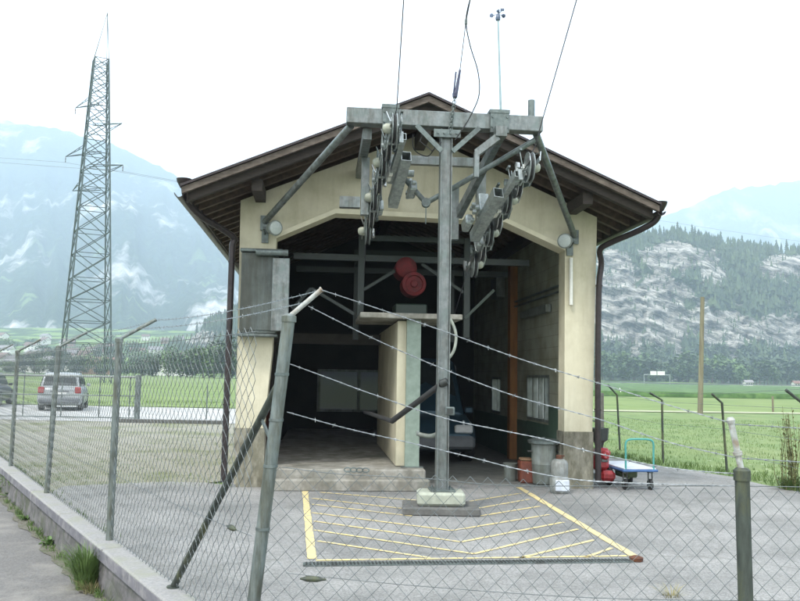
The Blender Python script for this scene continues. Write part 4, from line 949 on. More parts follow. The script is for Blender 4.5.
g.build('peak',pylonm,py)
ad=V((-.83,.55,0)); ends=[]
for z,s,Lh in((40.3,1,4.2),(33.2,1,5.6),(36.2,-1,4.0),(30.2,-1,4.4),(27.8,1,3.2)):
    c=PB+V((0,0,z)); e=c+ad*s*(Lh+hw(z)); h=hw(z); g=MB()
    for o_ in(-1,1):
        st=c+ad.cross(V((0,0,1)))*o_*h
        g.tube([st+ad*s*h*.6,e],.06,4); g.tube([st+ad*s*h*.6+V((0,0,.35)),e],.05,4)
        for k in range(1,4): g.tube([(st+ad*s*h*.6).lerp(e,k/4),(st+ad*s*h*.6+V((0,0,.35))).lerp(e,(k-.5)/4)],.035,3)
    g.build('crossarm',pylonm,py); 
    if Lh>4: g=MB(); g.lathe(e-V((0,0,.9)),(0,0,1),[(.02,0),(.07,.1),(.04,.3),(.07,.5),(.03,.9)],8); g.build('insulator',mat('insulator_dark',(.10,.08,.07)),py); ends.append(e-V((0,0,.9)))
wm=mat('line_wire',(.2,.22,.23))
for k,e in enumerate(ends):
    for s_,far in((-1,e+V((-150,-75,2))),(1,e+V((330,150,-1)))):
        g=MB(); g.tube(wirepts(e,far,3.0 if s_<0 else 6,20),.022,3,cap=False)
        tag(g.build('power_line',wm),'faint wire strung from the pylon out past the '+('left edge of the view' if s_<0 else 'station roof to the right'),'power line','wires strung from the pylon')
# ================================================================== LANDFORMS
def interp(T_,x):
    if x<=T_[0][0]: return T_[0][1]
    for (a,b),(c,d) in zip(T_,T_[1:]):
        if x<=c: return b+(d-b)*(x-a)/(c-a)
    return T_[-1][1]
def fb(x,y,z,o=5): return noise.fractal(V((x,y,z)),.9,2.1,o,noise_basis='PERLIN_ORIGINAL')
def grid_mesh(name,pts,m,smooth=True,attr=None,kind='structure'):
    R_=len(pts); C_=len(pts[0]); vs=[q for r in pts for q in r]
    fs=[(i*C_+j,i*C_+j+1,(i+1)*C_+j+1,(i+1)*C_+j) for i in range(R_-1) for j in range(C_-1)]
    me=bpy.data.meshes.new(name); me.from_pydata(vs,[],fs); me.update()
    if attr:
        a=me.attributes.new('forest','FLOAT','POINT'); a.data.foreach_set('value',[v for r in attr for v in r])
    me.materials.append(m)
    if smooth: me.polygons.foreach_set('use_smooth',[True]*len(me.polygons))
    o=bpy.data.objects.new(name,me); COL.objects.link(o); o['kind']=kind; return o
def landmat(name,forest,rock,mead,sc,rockcut,bd=30,strata=False,attr=False,meadcut=.6):
    m=bpy.data.materials.new(name); m.use_nodes=True; nt=m.node_tree; p=nt.nodes['Principled BSDF']; p.inputs['Roughness'].default_value=.95; p.inputs['Specular IOR Level'].default_value=.1
    tc=nd(nt,'ShaderNodeTexCoord'); O=tc.outputs['Object']
    def ns(s,d=8,r=.62,vec=None,sc3=None):
        mp=nd(nt,'ShaderNodeMapping'); nt.links.new(O,mp.inputs[0]); 
        if sc3:
            mp.inputs['Rotation'].default_value=sc3[1]; m0=mp; mp=nd(nt,'ShaderNodeMapping'); nt.links.new(m0.outputs[0],mp.inputs[0]); mp.inputs['Scale'].default_value=sc3[0]
        n=nd(nt,'ShaderNodeTexNoise'); n.inputs['Scale'].default_value=s; n.inputs['Detail'].default_value=d; n.inputs['Roughness'].default_value=r; nt.links.new(mp.outputs[0],n.inputs['Vector']); return n
    def ramp(fac,a,b,ca=(0,0,0),cb=(1,1,1)):
        r=nd(nt,'ShaderNodeValToRGB'); r.color_ramp.elements[0].position=a; r.color_ramp.elements[1].position=b; r.color_ramp.elements[0].color=(*ca,1); r.color_ramp.elements[1].color=(*cb,1); nt.links.new(fac,r.inputs[0]); return r.outputs[0]
    fo=ramp(ns(sc*14).outputs['Fac'],.35,.65,tuple(x*.6 for x in forest),tuple(x*1.35 for x in forest))
    if strata:
        n1=ns(.035,12,.78,sc3=((.8,.8,1.7),(0,math.radians(-20),0))); n3=ns(.16,10,.75,sc3=((.26,.26,2.0),(0,math.radians(-20),0)))
        r1=ramp(n1.outputs['Fac'],.40,.58,tuple(x*.45 for x in rock),tuple(x*1.18 for x in rock))
        r3=ramp(n3.outputs['Fac'],.44,.53,(.16,.18,.16),(1,1,1)); n6=ns(.45,8,.8,sc3=((.5,.5,1.4),(0,math.radians(-14),0))); r6=ramp(n6.outputs['Fac'],.42,.56,(.35,.37,.34),(1.1,1.1,1.1)); m6=nd(nt,'ShaderNodeMixRGB',blend_type='MULTIPLY'); m6.inputs[0].default_value=.8; nt.links.new(r3,m6.inputs[1]); nt.links.new(r6,m6.inputs[2]); r3=m6.outputs[0]
        mx=nd(nt,'ShaderNodeMixRGB',blend_type='MULTIPLY'); mx.inputs[0].default_value=.85; nt.links.new(r1,mx.inputs[1]); nt.links.new(r3,mx.inputs[2]); ro=mx.outputs[0]; bh=n3
    else:
        n1=ns(sc*6,9,.7,sc3=((1,1,.4),(0,0,0))); ro=ramp(n1.outputs['Fac'],.35,.65,tuple(x*.65 for x in rock),tuple(x*1.2 for x in rock)); bh=n1
    if attr:
        at=nd(nt,'ShaderNodeAttribute',attribute_name='forest'); n4=ns(.06,6,.65); ad_=nd(nt,'ShaderNodeMath',operation='MULTIPLY_ADD'); nt.links.new(n4.outputs['Fac'],ad_.inputs[0]); ad_.inputs[1].default_value=.9; nt.links.new(at.outputs['Fac'],ad_.inputs[2])
        msk=ramp(ad_.outputs[0],.92,1.0,(1,1,1),(0,0,0))
    else: msk=ramp(ns(sc*1.0,10,.66,sc3=((1,.4,.8),(0,0,0))).outputs['Fac'],rockcut,rockcut+.10)
    mx=nd(nt,'ShaderNodeMixRGB'); nt.links.new(msk,mx.inputs[0]); nt.links.new(fo,mx.inputs[1]); nt.links.new(ro,mx.inputs[2]); out=mx.outputs[0]
    if mead:
        me_=ramp(ns(sc*1.9,6,.6).outputs['Fac'],meadcut,meadcut+.03); ge=nd(nt,'ShaderNodeSeparateXYZ'); nt.links.new(O,ge.inputs[0])
        mr=nd(nt,'ShaderNodeMapRange'); nt.links.new(ge.outputs[2],mr.inputs[0]); mr.inputs[1].default_value=380; mr.inputs[2].default_value=250
        mm=nd(nt,'ShaderNodeMath',operation='MULTIPLY'); nt.links.new(me_,mm.inputs[0]); nt.links.new(mr.outputs[0],mm.inputs[1])
        m2=nd(nt,'ShaderNodeMixRGB'); nt.links.new(mm.outputs[0],m2.inputs[0]); nt.links.new(out,m2.inputs[1]); m2.inputs[2].default_value=(*mead,1); out=m2.outputs[0]
    nt.links.new(out,p.inputs['Base Color'])
    b=nd(nt,'ShaderNodeBump'); b.inputs['Strength'].default_value=.7; b.inputs['Distance'].default_value=bd; nt.links.new(bh.outputs['Fac'],b.inputs['Height']); nt.links.new(b.outputs[0],p.inputs['Normal'])
    return m
def fh(X,Y): # foothill height, left
    t=max(0,(Y-400)/800); lat=min(1,max(0,(60-X)/260)); return 62*t**1.6*lat
fm=landmat('foothill_cover',(.05,.085,.03),(.13,.2,.06),(.17,.25,.07),.012,.52,6,meadcut=.5)
rows=[]
for i in range(60):
    Y=385+830*(i/59); rows.append([V((X_,Y,fh(X_,Y)-.3+ (2.5*fb(X_*.01,Y*.01,1) if i>3 else 0))) for X_ in [-1500+1700*j/110 for j in range(111)]])
grid_mesh('foothills',rows,fm)
def mountain(name,crest,Yb,Yc,zb,pxa,pxb,n,m_,mat_,pw,amp,seed,back=600):
    rows=[]
    for j in range(m_+1+8):
        r=[]
        for i in range(n+1):
            px=pxa+(pxb-pxa)*i/n
            cy=interp(crest,px); c=D(px,cy,Yc); dx=(px-400)/f
            if j<=m_:
                t=j/m_; Y=Yb+(Yc-Yb)*t; z=zb+(c.z-zb)*t**pw
                d=fb(px*.011+seed,t*2.2,seed,6); d2=abs(fb(px*.03+seed,t*1.1,seed+3,5))
                z+=amp*(d*.8-d2*.9)*math.sin(math.pi*min(1,t*.92+.04))*(1)
                if j==m_: z+=amp*.10*fb(px*.12,seed,2,5)
                Y-=amp*1.2*d*math.sin(math.pi*t)
            else:
                t=(j-m_)/8; Y=Yc+back*t; z=c.z*(1-.7*t)
            r.append(V((dx*Y/ _F.y*1.0 if False else dx*Y,Y,z)))
        rows.append(r)
    return grid_mesh(name,rows,mat_)
lm=landmat('mountain_left_cover',(.045,.07,.04),(.66,.65,.62),(.15,.22,.08),0.0040,.525,40,meadcut=.6)
lm2=landmat('mountain_far_cover',(.05,.08,.045),(.50,.50,.47),None,.0030,.56,50)
mountain('mountain_left',[(-500,80),(-200,95),(-60,112),(0,122),(60,131),(110,146),(180,180),(240,212),(330,252),(450,300),(560,330)],1180,3300,40,-520,560,300,150,lm,1.25,75,3.3)
mountain('mountain_far',[(-100,330),(60,260),(170,232),(250,226),(330,240),(420,250),(560,246),(620,232),(680,212),(730,190),(800,181),(900,168),(1100,150),(1400,140)],2400,3900,0,-150,1400,260,70,lm2,1.1,130,9.1)
# rocky hill
HC=[(120,372),(150,362),(185,342),(215,322),(237,312),(300,292),(400,262),(500,252),(600,250),(625,243),(650,238),(680,236),(700,240),(730,247),(760,252),(800,254),(860,262),(960,282),(1080,310),(1200,345),(1300,372)]
ROCK=[(640,305,62,40,.25),(678,258,48,17,.1),(735,330,75,17,.12),(790,268,30,14,.1),(618,262,22,14,0),(206,345,30,14,.35),(620,335,25,12,0),(800,330,30,10,0),(900,300,50,20,0),(715,272,18,12,.5)]
rows=[];att=[];NH=420;MH=150
hillpts=[]
for j in range(MH+1+6):
    r=[];ra=[]
    for i in range(NH+1):
        px=118+(1300-118)*i/NH; cy=interp(HC,px); c=D(px,cy,880); dx=(px-400)/f
        if j<=MH:
            t=j/MH
            # talus, cliff, shoulder profile
            if t<.25: Yt=t/.25*.45; zt_=.14*(t/.25)**1.4
            elif t<.8: u_=(t-.25)/.55; Yt=.45+.32*u_; zt_=.14+.72*u_
            else: u_=(t-.8)/.2; Yt=.77+.23*u_; zt_=.86+.14*math.sin(u_*math.pi/2)
            Y=610+(880-610)*Yt; z=c.z*zt_
            w=math.sin(math.pi*min(1,t*.96+.02))
            d=fb(px*.022,t*3.0,4.1,6); led=abs(math.sin((t*46+px*.035+2.5*fb(px*.02,t*2,8,3))))
            Y+=-18*d*w+7*led*w*min(1,c.z/60)+7*w*fb(px*.16,t*26,6.6,6)*min(1,c.z/60); z+=5*fb(px*.05,t*5,2.2,5)*w
            if t>.985: z+=2.5*fb(px*.2,1,6,4)
        else:
            t2=(j-MH)/6; Y=880+260*t2; z=c.z*(1-t2*.9)
        q=V((dx*Y,Y,z-.5)); r.append(q)
        # pixel of point for rock mask
        dy=(q.z-1.65)/Y*f; pyy=376.5-dy+ (px-400)*.0175
        m_=0
        for (cx,cy_,rx,ry,tl_) in ROCK:
            ex=(px-cx)/rx; ey=(pyy-cy_-tl_*(px-cx))/ry; m_=max(m_,1.25-(ex*ex+ey*ey)*.9)
        nz=fb(px*.045,pyy*.07,5.5,6)
        fv=.5+ (.35-m_)*.55+nz*.42
        if j>MH: fv=.9
        ra.append(min(1.2,max(0,fv)))
    rows.append(r);att.append(ra)
hm=landmat('rocky_hill_cover',(.05,.08,.035),(.53,.50,.45),None,.03,.5,5,strata=True,attr=True)
grid_mesh('rocky_hill',rows,hm,attr=att)
def conifer(mb,q,h,w,n=6,tiers=4,jag=.25,rng=random):
    mb.tube([q-V((0,0,1)),q+V((0,0,h*.5))],w*.06,4,cap=False)
    for k in range(tiers):
        z0=h*(.10+.80*k/tiers); z1=h*min(1,.10+.80*(k+1.45)/tiers); r=w/2*(1-.80*k/tiers); o=len(mb.v); a0=rng.uniform(0,6)
        for i in range(n*2):
            a=a0+math.pi*i/n; rr=r*(1+rng.uniform(-jag,jag))*(1 if i%2 else .62); mb.v.append(q+V((math.cos(a)*rr,math.sin(a)*rr,z0+rng.uniform(-.04,.03)*h-(0 if i%2 else -.04*h))))
        mb.v.append(q+V((0,0,z1)))
        for i in range(n*2): mb.f.append((o+i,o+(i+1)%(n*2),o+n*2))
rng=random.Random(5)
def clump(mb,q,h,w,n,s,rng=rng):   # broadleaf crown: leaf-clump quads in an uneven volume
    lob=[(q+V((rng.uniform(-.28,.28)*w,rng.uniform(-.28,.28)*w,h*rng.uniform(.38,.8))),rng.uniform(.22,.34)*w) for _ in range(6)]
    for _ in range(n):
        c,r=rng.choice(lob); d=V((rng.gauss(0,1),rng.gauss(0,1),rng.gauss(0,1))).normalized()*r*rng.uniform(.55,1.05); c=c+d
        a=V((rng.uniform(-1,1),rng.uniform(-1,1),rng.uniform(-.6,.6))).normalized(); b=a.cross(V((rng.uniform(-1,1),rng.uniform(-1,1),1))).normalized(); ss=s*rng.uniform(.5,1.2)
        mb.quad(c-a*ss-b*ss*.6,c+a*ss*.9-b*ss*.7,c+a*ss+b*ss*.7,c-a*ss*.8+b*ss*.6)
g=MB(); cnt=0
for _ in range(45000):
    if cnt>=9500: break
    i=rng.randint(1,NH-1); j=int(MH*rng.uniform(.0,1.0)**.9); j=min(j,MH-1)
    q=rows[j][i]; a=att[j][i]; px=118+(1300-118)*i/NH
    if not(140<px<880): 
        if rng.random()<.7: continue
    if 262<px<585 and rng.random()<.85: continue
    if a>.52 or (a>.30 and rng.random()<.5) or rng.random()<.22:
        q=q+V((rng.uniform(-1.5,1.5),rng.uniform(-2,2),-.3)); h=rng.uniform(6,13)*(rng.uniform(.25,.6) if a<.5 else 1); cnt+=1
        if j/MH<.3 and rng.random()<.6: clump(g,q,h,h*.75,16,h*.13)
        else: conifer(g,q,h,h*rng.uniform(.36,.5),4,2,.3,rng)
fo=g.build('hillside_forest',conif); fo['kind']='stuff'
fo['label']='dense mixed forest clinging to the ledges of the rocky hill'
# crest conifers, each one a thing
pro=[]
for k in range(4):
    g=MB(); h=13; conifer(g,V((0,0,0)),h,h*.40,7,6,.28,rng); c=g
    t=thing('conifer','dark pointed conifer on the skyline of the rocky hill','tree',(0,0,0),0,'conifers along the crest of the rocky hill')
    g.build('crown',conif,t,local=True); gg=MB(); gg.tube([V((0,0,-1)),V((0,0,6))],.25,6,taper=.1); gg.build('trunk',bark,t,local=True); pro.append(t)
cp=[602,607,612,620,628,634,641,648,655,661,667,674,681,687,693,699,706,713,722,731,739,747,756,764,772,781,789,797]
cp+=[223,229,197,210]
for k,px in enumerate(cp):
    px+=rng.uniform(-2,2); i=(px-118)/(1300-118)*NH; r=rows[MH-3]; i0=int(i); q=r[i0].lerp(r[i0+1],i-i0)
    o=pro[k] if k<4 else copy_tree(pro[k%4]); s_=rng.uniform(.65,1.35); o.location=q-V((0,0,.6)); o.rotation_euler=(0,0,rng.uniform(0,6)); o.scale=(s_*rng.uniform(.85,1.2),s_,s_)
# ------------------------------------------------------------------ broadleaf trees
def btree(name,label,group,h,w,lf,n,s):
    t=thing(name,label,'tree',(0,0,0),0,group)
    g=MB(); clump(g,V((0,0,0)),h,w,n,s); g.build('crown',lf,t,local=True)
    g=MB(); g.tube([V((0,0,-.3)),V((.1,0,h*.3)),V((0,.1,h*.62))],h*.022,7,taper=h*.008)
    for k in range(5):
        a=rng.uniform(0,6.3); g.tube([V((0,0,h*(.25+.06*k))),V((math.cos(a)*w*.16,math.sin(a)*w*.16,h*(.42+.07*k))),V((math.cos(a)*w*.3,math.sin(a)*w*.3,h*(.5+.07*k)))],h*.009,5,taper=h*.003)
    g.build('trunk',bark,t,local=True); return t
kinds=[('dark green broadleaf tree in the wood belt at the foot of the rocky hill',leaf3),('mid green broadleaf tree in the wood belt at the foot of the rocky hill',leaf1),('light green broadleaf tree in the wood belt at the foot of the rocky hill',leaf2)]
pr=[btree('broadleaf_tree',l_,'trees in the belt below the rocky hill',19,15,m_,620,1.05) for l_,m_ in kinds]; used=set()
k=0
for row,(Y,hs) in enumerate(((585,1.15),(560,1.05),(540,.85))):
    px=588+row*3
    while px<830:
        i=rng.choice([0,0,1,1,2]) if row else rng.choice([0,0,1]); o=pr[i] if i not in used else copy_tree(pr[i]); used.add(i)
        s_=hs*rng.uniform(.75,1.15)*(1 if not(640<px<672 and row==2) else .5); q=D(px,380,Y+rng.uniform(-10,10)); o.location=(q.x,q.y,-.2); o.rotation_euler=(0,0,rng.uniform(0,6)); o.scale=(s_*rng.uniform(.85,1.2),s_,s_)
        px+=rng.uniform(9,14) if row<2 else rng.uniform(12,22)
for i in range(3):
    if i not in used: bpy.data.objects.remove(pr[i])
kinds=[('dark green bushy tree in the row beyond the left field',leaf3),('mid green bushy tree in the row beyond the left field',leaf1),('bright green bushy tree in the row beyond the left field',leaf2)]
pr=[btree('bushy_tree',l_,'trees in the row beyond the left field',10,11,m_,900,.5) for l_,m_ in kinds]; used=set()
def putt(px,Y,s_):
    i=rng.choice([0,0,1,1,2]); o=pr[i] if i not in used else copy_tree(pr[i]); used.add(i)
    q=D(px,380,Y); z=fh(q.x,Y) if Y>385 else 0; o.location=(q.x,q.y,z-.2); o.rotation_euler=(0,0,rng.uniform(0,6)); o.scale=(s_*rng.uniform(.9,1.3),s_,s_*rng.uniform(.85,1.1))
for px,Y,s_ in [(142,300,.7),(156,290,.75),(168,285,.8),(180,280,.85),(192,278,.95),(203,275,1.0),(214,272,1.05),(225,268,1.15),(236,265,1.1),(248,262,1.1),(187,300,1.05),(209,300,1.25),(222,300,1.2),(240,300,1.3),(232,310,1.25)]: putt(px,Y,s_)
for px in range(-14,150,9): putt(px+rng.uniform(-4,4),360+rng.uniform(-20,15),rng.uniform(.55,.85))
for _ in range(46):
    px=rng.uniform(-10,235); putt(px,rng.uniform(430,900),rng.uniform(.8,1.4))
# village houses
def house(label,wallm,roofm,w,d,h,r,name='village_house'):
    t=thing(name,label,'house')
    g=MB(); g.box((0,0,h/2-1),w,d,h+2); g.prism([V((-w/2,-d/2,h)),V((w/2,-d/2,h)),V((0,-d/2,h+r))],V((0,d,0))) if 0 else g.prism([V((-w/2,-d/2,h)),V((-w/2,d/2,h)),V((-w/2,0,h+r))],V((w,0,0)))
    g.build('wall',wallm,t,local=True)
    g=MB()
    for s_ in(-1,1): g.prism([V((-w/2-.8,0,h+r+.25)),V((-w/2-.8,s_*(d/2+1),h-.35)),V((-w/2-.8,s_*(d/2+1),h)),V((-w/2-.8,0,h+r+.6))],V((w+1.6,0,0)))
    rf_=g.build('roof',roofm,t,local=True); g=MB(); g.box((w*.2,d*.15,h+r*.8),.8,.8,2); g.build('chimney',hwall,rf_,local=True)
    for k in range(3):
        for fl_ in range(2):
            if fl_*2.7+2.5>h: continue
            g=MB(); g.box((-w*.32+w*.32*k,-d/2-.03,1.6+fl_*2.7),1.2,.08,1.3); g.build('window',hwin,t,local=True)
    return t
hs=[('white village house with grey roof on the left slope',hwall,roofgrey,13,10,6,3),('white village house with brown roof on the left slope',hwall,roofbrown,14,10,6,3.4),('white village house with red roof on the left slope',hwall,roofred,12,10,5.5,3.2),('timber village house with brown roof on the left slope',hwood,roofbrown,14,11,5.5,3.6)]
prh=[house(*h_) for h_ in hs]
for p_ in prh: p_['group']='village houses scattered on the left slope'
used=set()
for _ in range(48):
    px=rng.uniform(-8,200) if rng.random()<.75 else rng.uniform(-8,110); Y=rng.choice([rng.uniform(450,700),rng.uniform(600,1050)]); i=rng.choice([0,0,1,1,2,3])
    o=prh[i] if i not in used else copy_tree(prh[i]); used.add(i)
    q=D(px,370,Y); o.location=(q.x,Y,fh(q.x,Y)+.5); o.rotation_euler=(0,0,rng.uniform(-.6,.6)); s_=rng.uniform(.6,.95); o.scale=(s_,s_,s_)
for label,px,Y,wm_,rm_,w,rz__ in [('long low farm building with red-brown roof right of the pylon foot',98,420,hwood,roofred,15,.1),('red-brown roofed chalet with white gable among the trees left of the downpipe',176,430,hwall,roofbrown,14,.5),('long white shed with grey roof beyond the silver car',30,440,hwall,roofgrey,24,-.1)]:
    o=house(label,wm_,rm_,w,11,5,3.2); q=D(px,370,Y); o.location=(q.x,Y,fh(q.x,Y)); o.rotation_euler=(0,0,rz__)
# motorway sign gantry, small white building, far barrier
q=D(657,381,395); ga=thing('sign_gantry','white motorway sign gantry in front of the wood belt, left of the wooden pole','gantry',V((q.x,395,0)))
g=MB()
for s_ in(-1,1): g.box(V((q.x+s_*6.2,395,2.4)),.28,.28,4.8)
g.box(V((q.x,395,4.7)),12.6,.3,.4); g.build('gantry_frame',galvb,ga)
for dx,w in((-1.8,3.0),(1.9,3.6)):
    g=MB(); g.box(V((q.x+dx,394.6,5.4)),w,.15,1.9,bev=.05); g.build('sign_board',whitep,ga)
q=D(748,381,420); sh=house('small white hut with pale roof near the far edge of the right meadow',hwall,roofgrey,6,5,3,1.4,'white_hut'); sh.location=(q.x,420,0); sh.scale=(.6,.6,.6)
if 0: q=D(608,381,380); sh=house('tiny white hut beside the right downpipe at the far edge of the meadow',hwall,roofgrey,6,5,2.4,1,'white_hut'); pass
q=D(797,381,420); sh=house('small hut with red roof at the far right edge of the meadow',hwall,roofred,7,6,3,1.5,'red_roofed_hut'); sh.location=(q.x,420,0); sh.scale=(.6,.6,.6)
g=MB(); g.box(V((300,372,.75)),560,.15,.45); 
gr_=thing('road_barrier','long pale crash barrier along the far edge of the right meadow','barrier',V((300,372,0))); g.build('rail',galv,gr_)
g=MB(); x=21
while x<560: g.box(V((x,372.1,.3)),.12,.1,.6); x+=8
g.build('barrier_posts',galvd,gr_)['kind']='stuff'
# crop strip
crm=mat('crop_leaves',(.07,.14,.035),(.03,.075,.018),scale=1.2,rough=.9,bump=.6,c3=(.10,.18,.05),s3=.3)
rows2=[]
for i in range(50):
    Y=86+i*i*.09; rows2.append([V((X_,Y+(X_-20)*.04,(.0 if i==0 else .52+.10*noise.noise(V((X_*1.1,Y*.9,0)))))) for X_ in [14+ j*.9 for j in range(260)]])
o=grid_mesh('crop_strip',rows2,crm,kind='stuff'); o['label']='dark green strip of leafy field crop across the right meadow'
g=MB(); g.quad(V((2,330,.02)),V((600,360,.02)),V((600,300,.02)),V((2,250,.02)))
# ================================================================== PLANTS NEAR THE KERB
def tuft(name,label,c,n,h,spread,m=grassb,w=.004,cat='grass tuft',lean=V((0,0,0))):
    g=MB()
    for _ in range(n):
        a=rng.uniform(0,6.283); r=spread*rng.random()**.7*.35; b=c+V((math.cos(a)*r,math.sin(a)*r,-.01)); L_=h*rng.uniform(.45,1.1); out=V((math.cos(a),math.sin(a),0))*rng.uniform(.2,1)*spread+lean*rng.random(); side=V((-math.sin(a),math.cos(a),0))*w*rng.uniform(.7,1.5)
        pts=[b+out*(t_**1.8)*1.0+V((0,0,L_*(t_-.28*t_**3))) for t_ in (0,.3,.6,.85,1)]
        o_=len(g.v)
        for k,q_ in enumerate(pts): ww=side*(1-.85*k/4); g.v+=[q_-ww,q_+ww]
        for k in range(4): g.f.append((o_+2*k,o_+2*k+1,o_+2*k+3,o_+2*k+2))
    return tag(g.build(name,m),label,cat)
def leafy(name,label,c,n,L_,cat='weed',m=None):
    g=MB()
    for k in range(n):
        a=rng.uniform(0,6.28); d=V((math.cos(a),math.sin(a),rng.uniform(.25,1.3))).normalized(); s_=d.cross(V((0,0,1))).normalized(); l=L_*rng.uniform(.6,1.1); ww=l*.16
        p=[c,c+d*l*.35,c+d*l*.7-V((0,0,.05*l)),c+d*l-V((0,0,.25*l))]; wd=[.15,1,.9,.05]; o_=len(g.v)
        for q_,w_ in zip(p,wd): g.v+=[q_-s_*ww*w_,q_-V((0,0,.01)),q_+s_*ww*w_]
        for i in range(3):
            for j in range(2): g.f.append((o_+3*i+j,o_+3*i+j+1,o_+3*i+j+4,o_+3*i+j+3))
    return tag(g.build(name,m or mat('weed_leaf',(.11,.20,.05),(.06,.12,.03),scale=9,rough=.6)),label,cat)
def RG(x,y): return G(x,y,-.258)
tuft('grass_tuft','large bushy tuft of long green grass at the foot of the kerb wall',RG(86,588),650,.50,.26)
tuft('grass_tuft','thin dry grass fringe around the base of the large tuft',RG(92,592),90,.16,.22,m=mat('dry_grass',(.28,.25,.12),(.2,.18,.08),scale=5))
leafy('road_weed','leafy weed at the kerb wall nearest the left edge of the picture',RG(10,497),16,.20)
leafy('road_weed','low spreading weed against the kerb wall, second from the left edge',RG(28,520),14,.16)
leafy('road_weed','small weed at the kerb wall just left of the large grass tuft',RG(50,545),16,.15)
leafy('road_weed','broad bright leaf weed at the kerb wall right of the large grass tuft',G(138,604,-.2),9,.16,m=mat('bright_leaf',(.16,.32,.05),(.1,.22,.03),scale=9))
for _ in range(1):
    g=MB()
    for k in range(70):
        t_=rng.uniform(1,14); c=K(t_,-.15-abs(rng.gauss(0,.05)),-.255)
        for j in range(16):
            a=rng.uniform(0,6.28); L_=rng.uniform(.03,.09); d=V((math.cos(a),math.sin(a),0)); s2=V((-math.sin(a),math.cos(a),0))*.0025; b_=c+V((rng.gauss(0,.02),rng.gauss(0,.02),0)); g.add([b_-s2,b_+s2,b_+d*L_*.2+V((0,0,L_*.6))+s2*.8,b_+d*L_*.5+V((0,0,L_)),b_+d*L_*.2+V((0,0,L_*.6))-s2*.8],[(0,1,2,3,4)])
    o=g.build('wall_foot_weeds',grassb); o['kind']='stuff'; o['label']='scattered short grass growing along the foot of the kerb wall'
dirt=mat('gutter_dirt',(.17,.16,.13),(.09,.085,.06),scale=30,rough=1,bump=.8,c3=(.08,.10,.045),s3=5)
g=MB(); top_=[];bo_=[]
for i in range(160):
    t_=-1.5+i*.2; top_.append(K(t_,-.13,-.252)); bo_.append(K(t_,-.20-.16*max(0,.4+noise.noise(V((t_*1.9,3,0)))+.5*noise.noise(V((t_*6,1,0)))),-.254))
for i in range(159): g.quad(bo_[i],bo_[i+1],top_[i+1],top_[i])
struct('road_edge_dirt',g,dirt)
# rough grass along the fence foot, yard edge and meadow (nobody could count it)
g=MB()
def blades(c,n,h,sp,w=.006):
    for _ in range(n):
        a=rng.uniform(0,6.283); b=c+V((rng.gauss(0,sp),rng.gauss(0,sp),-.01)); L_=h*rng.uniform(.4,1.15); o=V((math.cos(a),math.sin(a),0))*L_*rng.uniform(.1,.6); s_=V((-math.sin(a),math.cos(a),0))*w
        g.add([b-s_,b+s_,b+o*.4+V((0,0,L_*.6))+s_*.6,b+o+V((0,0,L_)),b+o*.4+V((0,0,L_*.6))-s_*.6],[(0,1,2,3,4)])
for q in ye:
    for k in range(5): blades(q+V((.12+abs(rng.gauss(0,.25)),.05,0)),10,.13,.09,.006)
for _ in range(5200):
    x=rng.uniform(3.5,24);y=rng.uniform(13,36)
    xe=interp([(12.4,6.1),(14.4,5.9),(16.4,5.0),(18.2,4.4),(21,3.6),(24,1.8),(40,1.8)],y)
    if x<xe+.1: continue
    blades(V((x,y,-.01)),4,.07,.12,.006)
for _ in range(1500):
    px=rng.uniform(-20,232); yy=rng.uniform(426,486); q=G(px,yy); blades(V((q.x,q.y,0)),3,.045,.12,.005)
for i in range(90):
    t_=rng.uniform(4,20); blades(K(t_,.13,.0),6,.12,.05,.004)
for px in range(-10,236,2): q=G(px,403+rng.uniform(-1,1)); blades(V((q.x,q.y,.01)),5,.14,.3,.012)
o=g.build('rough_grass',grassb); o['kind']='stuff'; o['label']='rough green grass growing in the meadow and along the yard edges'
q=G(791,490)
g=MB()
for k in range(26):
    a=rng.uniform(0,6.28); b=q+V((rng.gauss(0,.09),rng.gauss(0,.09),-.02)); h=rng.uniform(.5,1.35); tp=b+V((rng.gauss(0,.09),rng.gauss(0,.06),h)); g.tube([b,b.lerp(tp,.5)+V((rng.gauss(0,.03),0,0)),tp],.006,4,taper=.003)
    for j in range(int(h*26)):
        t_=rng.uniform(.1,1); c=b.lerp(tp,t_); d=V((rng.uniform(-1,1),rng.uniform(-1,1),rng.uniform(-.2,.8))).normalized(); s_=d.cross(V((0,0,1))).normalized()*.012; l=.07*rng.uniform(.5,1.2)
        g.quad(c,c+d*l*.5+s_,c+d*l,c+d*l*.5-s_)
tag(g.build('tall_weed',weed),'tall brownish weed clump at the meadow edge near the right border','weed')
tuft('grass_tuft','grass clump around the foot of the tall brownish weed',q,260,.32,.30,w=.006)
q=G(672,598); tuft('grass_tuft','small pale dry grass tuft at the bottom edge near the dark fence post',V((q.x,q.y,0)),50,.14,.16,m=MATS['dry_grass'],w=.003)
# ================================================================== SKY, HAZE, LIGHT, CAMERA
hz=MB(); hz.box((600,2150,618),8200,5300,1240); ho=hz.build('haze',None); ho.data.materials.clear()
hm_=bpy.data.materials.new('haze_air'); hm_.use_nodes=True; nt=hm_.node_tree; nt.nodes.clear()
out=nt.nodes.new('ShaderNodeOutputMaterial'); pv=nt.nodes.new('ShaderNodeVolumePrincipled'); pv.inputs['Color'].default_value=(.70,.84,1.0,1); pv.inputs['Density'].default_value=.00035; pv.inputs['Anisotropy'].default_value=.0
nt.links.new(pv.outputs[0],out.inputs['Volume']); ho.data.materials.append(hm_); ho['kind']='stuff'; ho['label']='pale valley haze fading the distant mountains'
W_=bpy.data.worlds.new('World'); S.world=W_; W_.use_nodes=True; nt=W_.node_tree; nt.nodes.clear()
out=nt.nodes.new('ShaderNodeOutputWorld'); bg=nt.nodes.new('ShaderNodeBackground'); sky=nt.nodes.new('ShaderNodeTexSky'); sky.sky_type='NISHITA'; sky.sun_disc=False
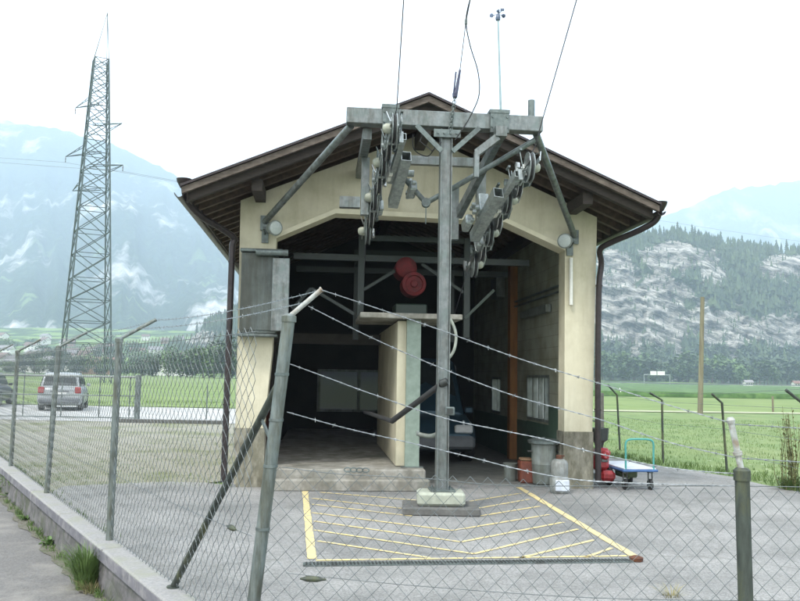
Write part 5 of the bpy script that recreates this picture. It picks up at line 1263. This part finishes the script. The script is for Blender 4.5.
SE,SA=math.radians(55),math.radians(215)   # azimuth measured clockwise from +Y
sky.sun_elevation=SE; sky.sun_rotation=SA; sky.dust_density=4
bg.inputs[1].default_value=.10; nt.links.new(sky.outputs[0],bg.inputs[0])
b2=nt.nodes.new('ShaderNodeBackground'); b2.inputs[1].default_value=1.0
tc=nt.nodes.new('ShaderNodeTexCoord'); n=nt.nodes.new('ShaderNodeTexNoise'); n.inputs['Scale'].default_value=1.6; n.inputs['Detail'].default_value=5; nt.links.new(tc.outputs['Generated'],n.inputs['Vector'])
r=nt.nodes.new('ShaderNodeValToRGB'); r.color_ramp.elements[0].color=(1.27,1.33,1.39,1); r.color_ramp.elements[1].color=(1.62,1.65,1.68,1); nt.links.new(n.outputs['Fac'],r.inputs[0]); nt.links.new(r.outputs[0],b2.inputs[0])
mx=nt.nodes.new('ShaderNodeMixShader'); mx.inputs[0].default_value=.88; nt.links.new(bg.outputs[0],mx.inputs[1]); nt.links.new(b2.outputs[0],mx.inputs[2]); nt.links.new(mx.outputs[0],out.inputs['Surface'])
sl=bpy.data.lights.new('sun','SUN'); sl.energy=2.2; sl.angle=math.radians(10); sl.color=(1,.97,.92); so=bpy.data.objects.new('sun',sl); COL.objects.link(so)
sd=V((math.sin(SA)*math.cos(SE),math.cos(SA)*math.cos(SE),math.sin(SE))); so.rotation_euler=sd.to_track_quat('Z','Y').to_euler(); so.location=(0,0,60)
cam=bpy.data.cameras.new('camera'); co=bpy.data.objects.new('camera',cam); COL.objects.link(co); S.camera=co
cam.sensor_fit='HORIZONTAL'; cam.sensor_width=36; cam.lens=36*f/800; cam.clip_start=.05; cam.clip_end=12000
m=Matrix((_R2,_U2,-_F)).transposed().to_4x4(); m.translation=CAM; co.matrix_world=m
S.render.engine='CYCLES'; S.cycles.use_denoising=True; S.cycles.max_bounces=8; S.cycles.volume_bounces=4; S.cycles.transparent_max_bounces=12
S.view_settings.view_transform='Standard'; S.view_settings.look='None'; S.view_settings.exposure=.86; S.view_settings.gamma=1; S.view_settings.use_curve_mapping=False
bpy.context.view_layer.update()
